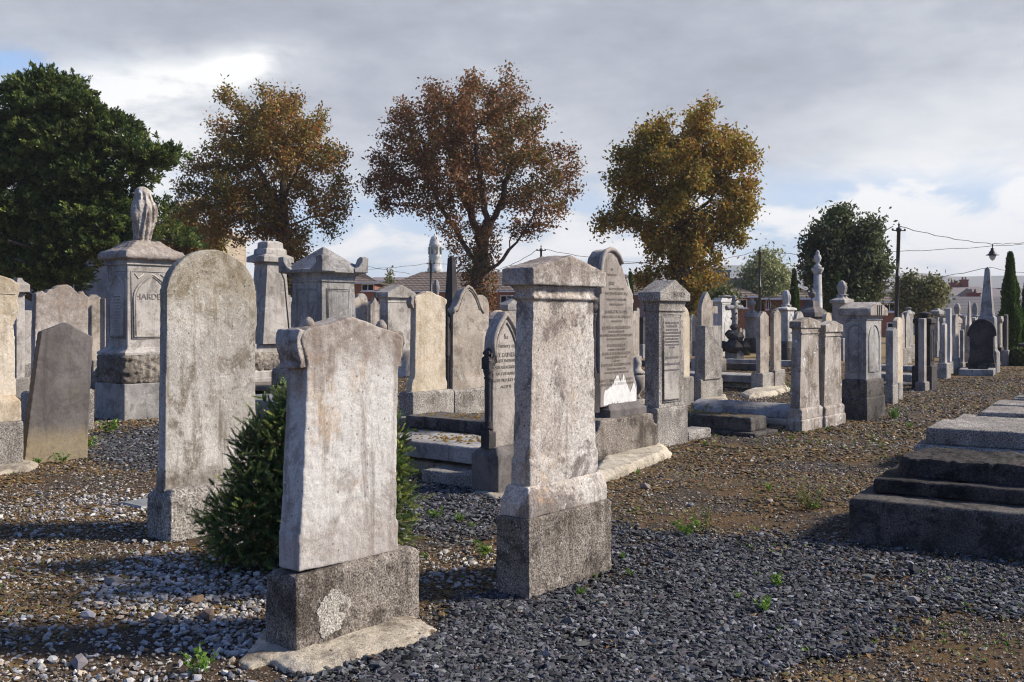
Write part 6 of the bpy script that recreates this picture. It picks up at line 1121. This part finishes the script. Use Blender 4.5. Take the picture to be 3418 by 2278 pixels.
for w in (('cable sagging from the tallest pole to the lamp above the large obelisk', (3002, 756), 52, (3313, 815), 58, .12), ('cable from the lamp above the obelisk to the right edge', (3313, 815), 58, (3520, 806), 66, .02), ('long straight cable crossing behind the tallest pole to the right edge', (2830, 846), 60, (3520, 806), 62, .1), ('cable leaving the tallest pole to the left behind the dark round tree', (2980, 756), 52, (2741, 848), 62, .35), ('cable from the second pole to the lamp by the fluted column', (2546, 838), 72, (2741, 848), 62, .1), ('cable from the second pole into the right chestnut tree', (2528, 838), 72, (2172, 880), 60, .3), ('cable from the pole above the central pillar to the right chestnut', (1816, 832), 76, (2172, 880), 60, .15), ('cable sagging left from the pole above the central pillar', (1797, 832), 76, (1640, 905), 85, .25), ('straight low cable behind the arch of the tall lettered stone', (1700, 888), 80, (2172, 878), 60, .05), ('cable from the thin pole left toward the pyramid-capped tomb', (1430, 880), 85, (1080, 902), 70, .15), ('cable falling from the pyramid-capped tomb to the terrace roof', (1080, 866), 70, (1370, 915), 85, .0), ('short cable from the thin pole into the forked chestnut tree', (1446, 878), 85, (1600, 890), 85, .05), ('low cable rising from behind the tallest pole to the top of the large obelisk', (2950, 946), 75, (3304, 893), 60, .15), ('low cable from the large obelisk to the right edge', (3304, 893), 60, (3520, 918), 70, .1)): wire(*w)
# ================================================================ HILLS, SKY, LIGHT, CAMERA
m, nt, b_ = newmat('heather_hills'); T = NT(nt); v = T.n('ShaderNodeTexCoord').outputs['Object']; T.put(b_.inputs['Base Color'], T.mix(T.mp(T.noise(v, .004, 5), .35, .65), (.07, .08, .06), (.11, .10, .09))); b_.inputs['Roughness'].default_value = 1
hx = [-400, 0, 700, 1100, 1250, 1400, 1900, 2080, 2150, 2300, 2400, 2500, 2620, 2760, 2960, 3080, 3170, 3300, 3420, 3600, 4000]; hy = [1000, 990, 960, 930, 926, 935, 930, 912, 925, 900, 886, 884, 893, 905, 909, 910, 922, 920, 919, 930, 960]
px = np.linspace(-400, 4000, 221); top = np.interp(px, hx, hy)+fbm(px, px*0, .01, 3)*3; rows = 26; V = []
for j in range(rows):
    t = j/(rows-1); Yd = 1500+800*t; hgt = (EYE+(HY-top)/F*2000)*np.sin(min(1, t/.65)*math.pi/2)**1.3*(1 if t < .65 else 1-.25*(t-.65)); hgt = hgt+(fbm(px*.02, px*0+j*.4, .5, 8)-.5)*7*math.sin(math.pi*min(t/.65, 1))
    V.append(np.stack([(px-CX)/F*Yd, np.full_like(px, Yd), hgt-3*(t == 0)], 1))
V = np.vstack(V); nx = len(px); ii = (np.arange(rows-1)[:, None]*nx+np.arange(nx-1)[None]).ravel(); h_ = fastmesh('hills', V, np.stack([ii, ii+1, ii+nx+1, ii+nx], 1), m, smooth=True); h_['kind'] = 'structure'
# sun
EL, AZ = R(35), R(86)      # azimuth from +Y towards +X
sd = Vector((math.sin(AZ)*math.cos(EL), math.cos(AZ)*math.cos(EL), math.sin(EL)))
L = bpy.data.lights.new('sun', 'SUN'); L.energy = 5.0; L.angle = R(8); L.color = (1, .90, .76); so = bpy.data.objects.new('sun', L); COL.objects.link(so); so.rotation_euler = sd.to_track_quat('Z', 'Y').to_euler(); so.location = (20, 5, 20)
# haze
HZ = bpy.data.materials.new('haze'); HZ.use_nodes = True; nt = HZ.node_tree; nt.nodes.clear(); o_ = nt.nodes.new('ShaderNodeOutputMaterial'); pv = nt.nodes.new('ShaderNodeVolumePrincipled'); pv.inputs['Color'].default_value = (.93, .95, 1, 1); pv.inputs['Density'].default_value = .00032; nt.links.new(pv.outputs[0], o_.inputs[1])
if HAZE:
    mb = MB(); mb.box(-2200, 2200, -400, 2600, -8, 140); hz = mb.build('haze', HZ); hz['kind'] = 'stuff'
# sky: physical sky with a procedural cloud deck
wd = bpy.data.worlds.new('World'); scn.world = wd; wd.use_nodes = True; nt = wd.node_tree; nt.nodes.clear(); T = NT(nt); out = nt.nodes.new('ShaderNodeOutputWorld'); bg = nt.nodes.new('ShaderNodeBackground'); T.L(bg.outputs[0], out.inputs[0])
sky = T.n('ShaderNodeTexSky'); sky.sky_type = 'NISHITA'; sky.sun_disc = False; sky.sun_elevation = EL; sky.sun_rotation = AZ; sky.air_density = 1; sky.dust_density = .8; sky.ozone_density = 2.0
dv = T.n('ShaderNodeTexCoord').outputs['Generated']; s3 = T.n('ShaderNodeSeparateXYZ'); T.put(s3.inputs[0], dv); dx, dy, dz = s3.outputs
az = T.ma('MULTIPLY', T.ma('ARCTAN2', dx, dy), 57.2958); el = T.ma('MULTIPLY', T.ma('ARCSINE', dz), 57.2958)
# cloud-plane coordinates
zz = T.ma('ADD', T.ma('MAXIMUM', dz, 0.0), .09); cu = T.n('ShaderNodeCombineXYZ'); T.put(cu.inputs[0], T.ma('DIVIDE', dx, zz)); T.put(cu.inputs[1], T.ma('DIVIDE', dy, zz)); T.put(cu.inputs[2], 3.3)
nC = T.noise(cu.outputs[0], .55, 7, .55, .3); nD = T.noise(cu.outputs[0], 1.6, 8, .6, .4)
pv_ = T.vm('MULTIPLY', dv, (1, 1, 2.6)); nE = T.noise(pv_, 9, 8, .55, .5); nF = T.noise(pv_, 3.2, 5, .5, .2); nG = T.noise(pv_, 24, 5, .6)
def blob(a0, e0, wa, we, s=1.0, rot=0):
    x = T.ma('SUBTRACT', az, a0); y = T.ma('SUBTRACT', el, e0)
    if rot: c, si = math.cos(rot), math.sin(rot); x, y = T.ma('ADD', T.ma('MULTIPLY', x, c), T.ma('MULTIPLY', y, si)), T.ma('SUBTRACT', T.ma('MULTIPLY', y, c), T.ma('MULTIPLY', x, si))
    r = T.ma('ADD', T.ma('POWER', T.ma('ABSOLUTE', T.ma('DIVIDE', x, wa)), 2.0), T.ma('POWER', T.ma('ABSOLUTE', T.ma('DIVIDE', y, we)), 2.0)); return T.ma('MULTIPLY', T.ma('EXPONENT', T.ma('MULTIPLY', r, -1.0)), s)
def addn(*a):
    r = a[0]
    for q in a[1:]: r = T.ma('ADD', r, q)
    return r
# cloud cover: solid grey deck high up, broken cumulus near the horizon, clear behind and to the left
wob = T.ma('MULTIPLY', T.ma('SUBTRACT', nE, .5), 7.0)
deck = T.mp(T.ma('ADD', el, wob), 4.6, 8.6)
low = T.mp(addn(nE, T.ma('MULTIPLY', T.ma('SUBTRACT', nF, .5), .9), T.ma('MULTIPLY', T.mp(el, 0, 3.5, 1, 0), .22)), .40, .56)
hole = addn(blob(-27.5, 12.9, 3.6, 1.0, 1.0), blob(-17, 6.8, 4, 1.0, .6), blob(9, 5.0, 7, .9, .5), blob(19, 6.6, 5, .9, .6))
cover = T.ma('MAXIMUM', T.ma('MULTIPLY', deck, T.ma('SUBTRACT', 1.0, T.ma('MINIMUM', hole, 1.0))), T.ma('MULTIPLY', low, .96))
# only the front part of the sky is overcast
fr = T.mp(T.ma('ABSOLUTE', az), 48, 75, 1, 0); hi = T.mp(el, 32, 52, 1, 0); vis = T.ma('MULTIPLY', fr, hi)
scat = T.mp(nC, .6, .75, 0, .3); cover = T.mix(vis, scat, cover); 
lowm = T.mp(el, 5, 9.5, 1, 0)
bright = addn(T.ma('MULTIPLY', lowm, T.ma('MULTIPLY', T.ma('SUBTRACT', nE, .44), 1.3)), T.ma('MULTIPLY', T.ma('SUBTRACT', nG, .5), .3), T.ma('MULTIPLY', T.ma('SUBTRACT', nF, .5), .55), T.ma('MULTIPLY', T.ma('SUBTRACT', nE, .5), .28), T.mp(el, 2, 13, .78, .24), T.ma('MULTIPLY', addn(blob(-20.5, 12.3, 5.5, 1.3, .62, .16), blob(-22, 9.8, 7, 2.4, .5), blob(-15.2, 13.7, 2.2, .8, .75, .3)), T.mp(addn(nE, T.ma('MULTIPLY', nG, .5)), .5, .9, .25, 1.35)), blob(24, 9, 8, 5.5, .38), blob(20, 5.2, 9, 1.6, .25), blob(3, 8, 8, 4, -.1), blob(18, 13.3, 9, 2.0, -.16), blob(-14, 16.8, 9, 1.4, -.12), blob(-7, 12, 4, 4, -.05))
cr = T.n('ShaderNodeValToRGB'); T.put(cr.inputs[0], bright); el_ = cr.color_ramp.elements
el_[0].position = 0; el_[0].color = (.28, .30, .36, 1); el_[1].position = 1; el_[1].color = (.86, .86, .855, 1)
for p, c in ((.22, (.37, .40, .465, 1)), (.5, (.56, .59, .635, 1)), (.78, (.73, .745, .76, 1))): q = cr.color_ramp.elements.new(p); q.color = c
skc = T.mix(1.0, sky.outputs[0], (SKY*.66, SKY*.95, SKY*1.52), 'MULTIPLY')
lowblue = T.mix(T.mp(el, 1, 16), (.50, .63, .76), (.27, .46, .78)); skc = T.mix(T.ma('MULTIPLY', vis, .9), skc, lowblue)
fin = T.mix(cover, skc, cr.outputs[0])
gnd = T.mp(el, -1.5, -.2); fin = T.mix(gnd, (.12, .10, .085), fin); T.put(bg.inputs[0], fin); bg.inputs[1].default_value = .9
# camera
cam = bpy.data.cameras.new('camera'); co = bpy.data.objects.new('camera', cam); COL.objects.link(co); co.location = (0, 0, EYE); co.rotation_euler = (R(90), 0, 0)
cam.sensor_width = 36; cam.lens = F/3418*36; cam.shift_y = -(1139-HY)/3418; cam.clip_end = 20000; cam.clip_start = .05
cam.dof.use_dof = True; cam.dof.focus_distance = 7.5; cam.dof.aperture_fstop = 9
scn.camera = co; scn.cycles.filter_width = 1.1
scn.view_settings.view_transform = 'Standard'; scn.view_settings.look = 'None'; scn.view_settings.exposure = EXPO; scn.view_settings.gamma = 1
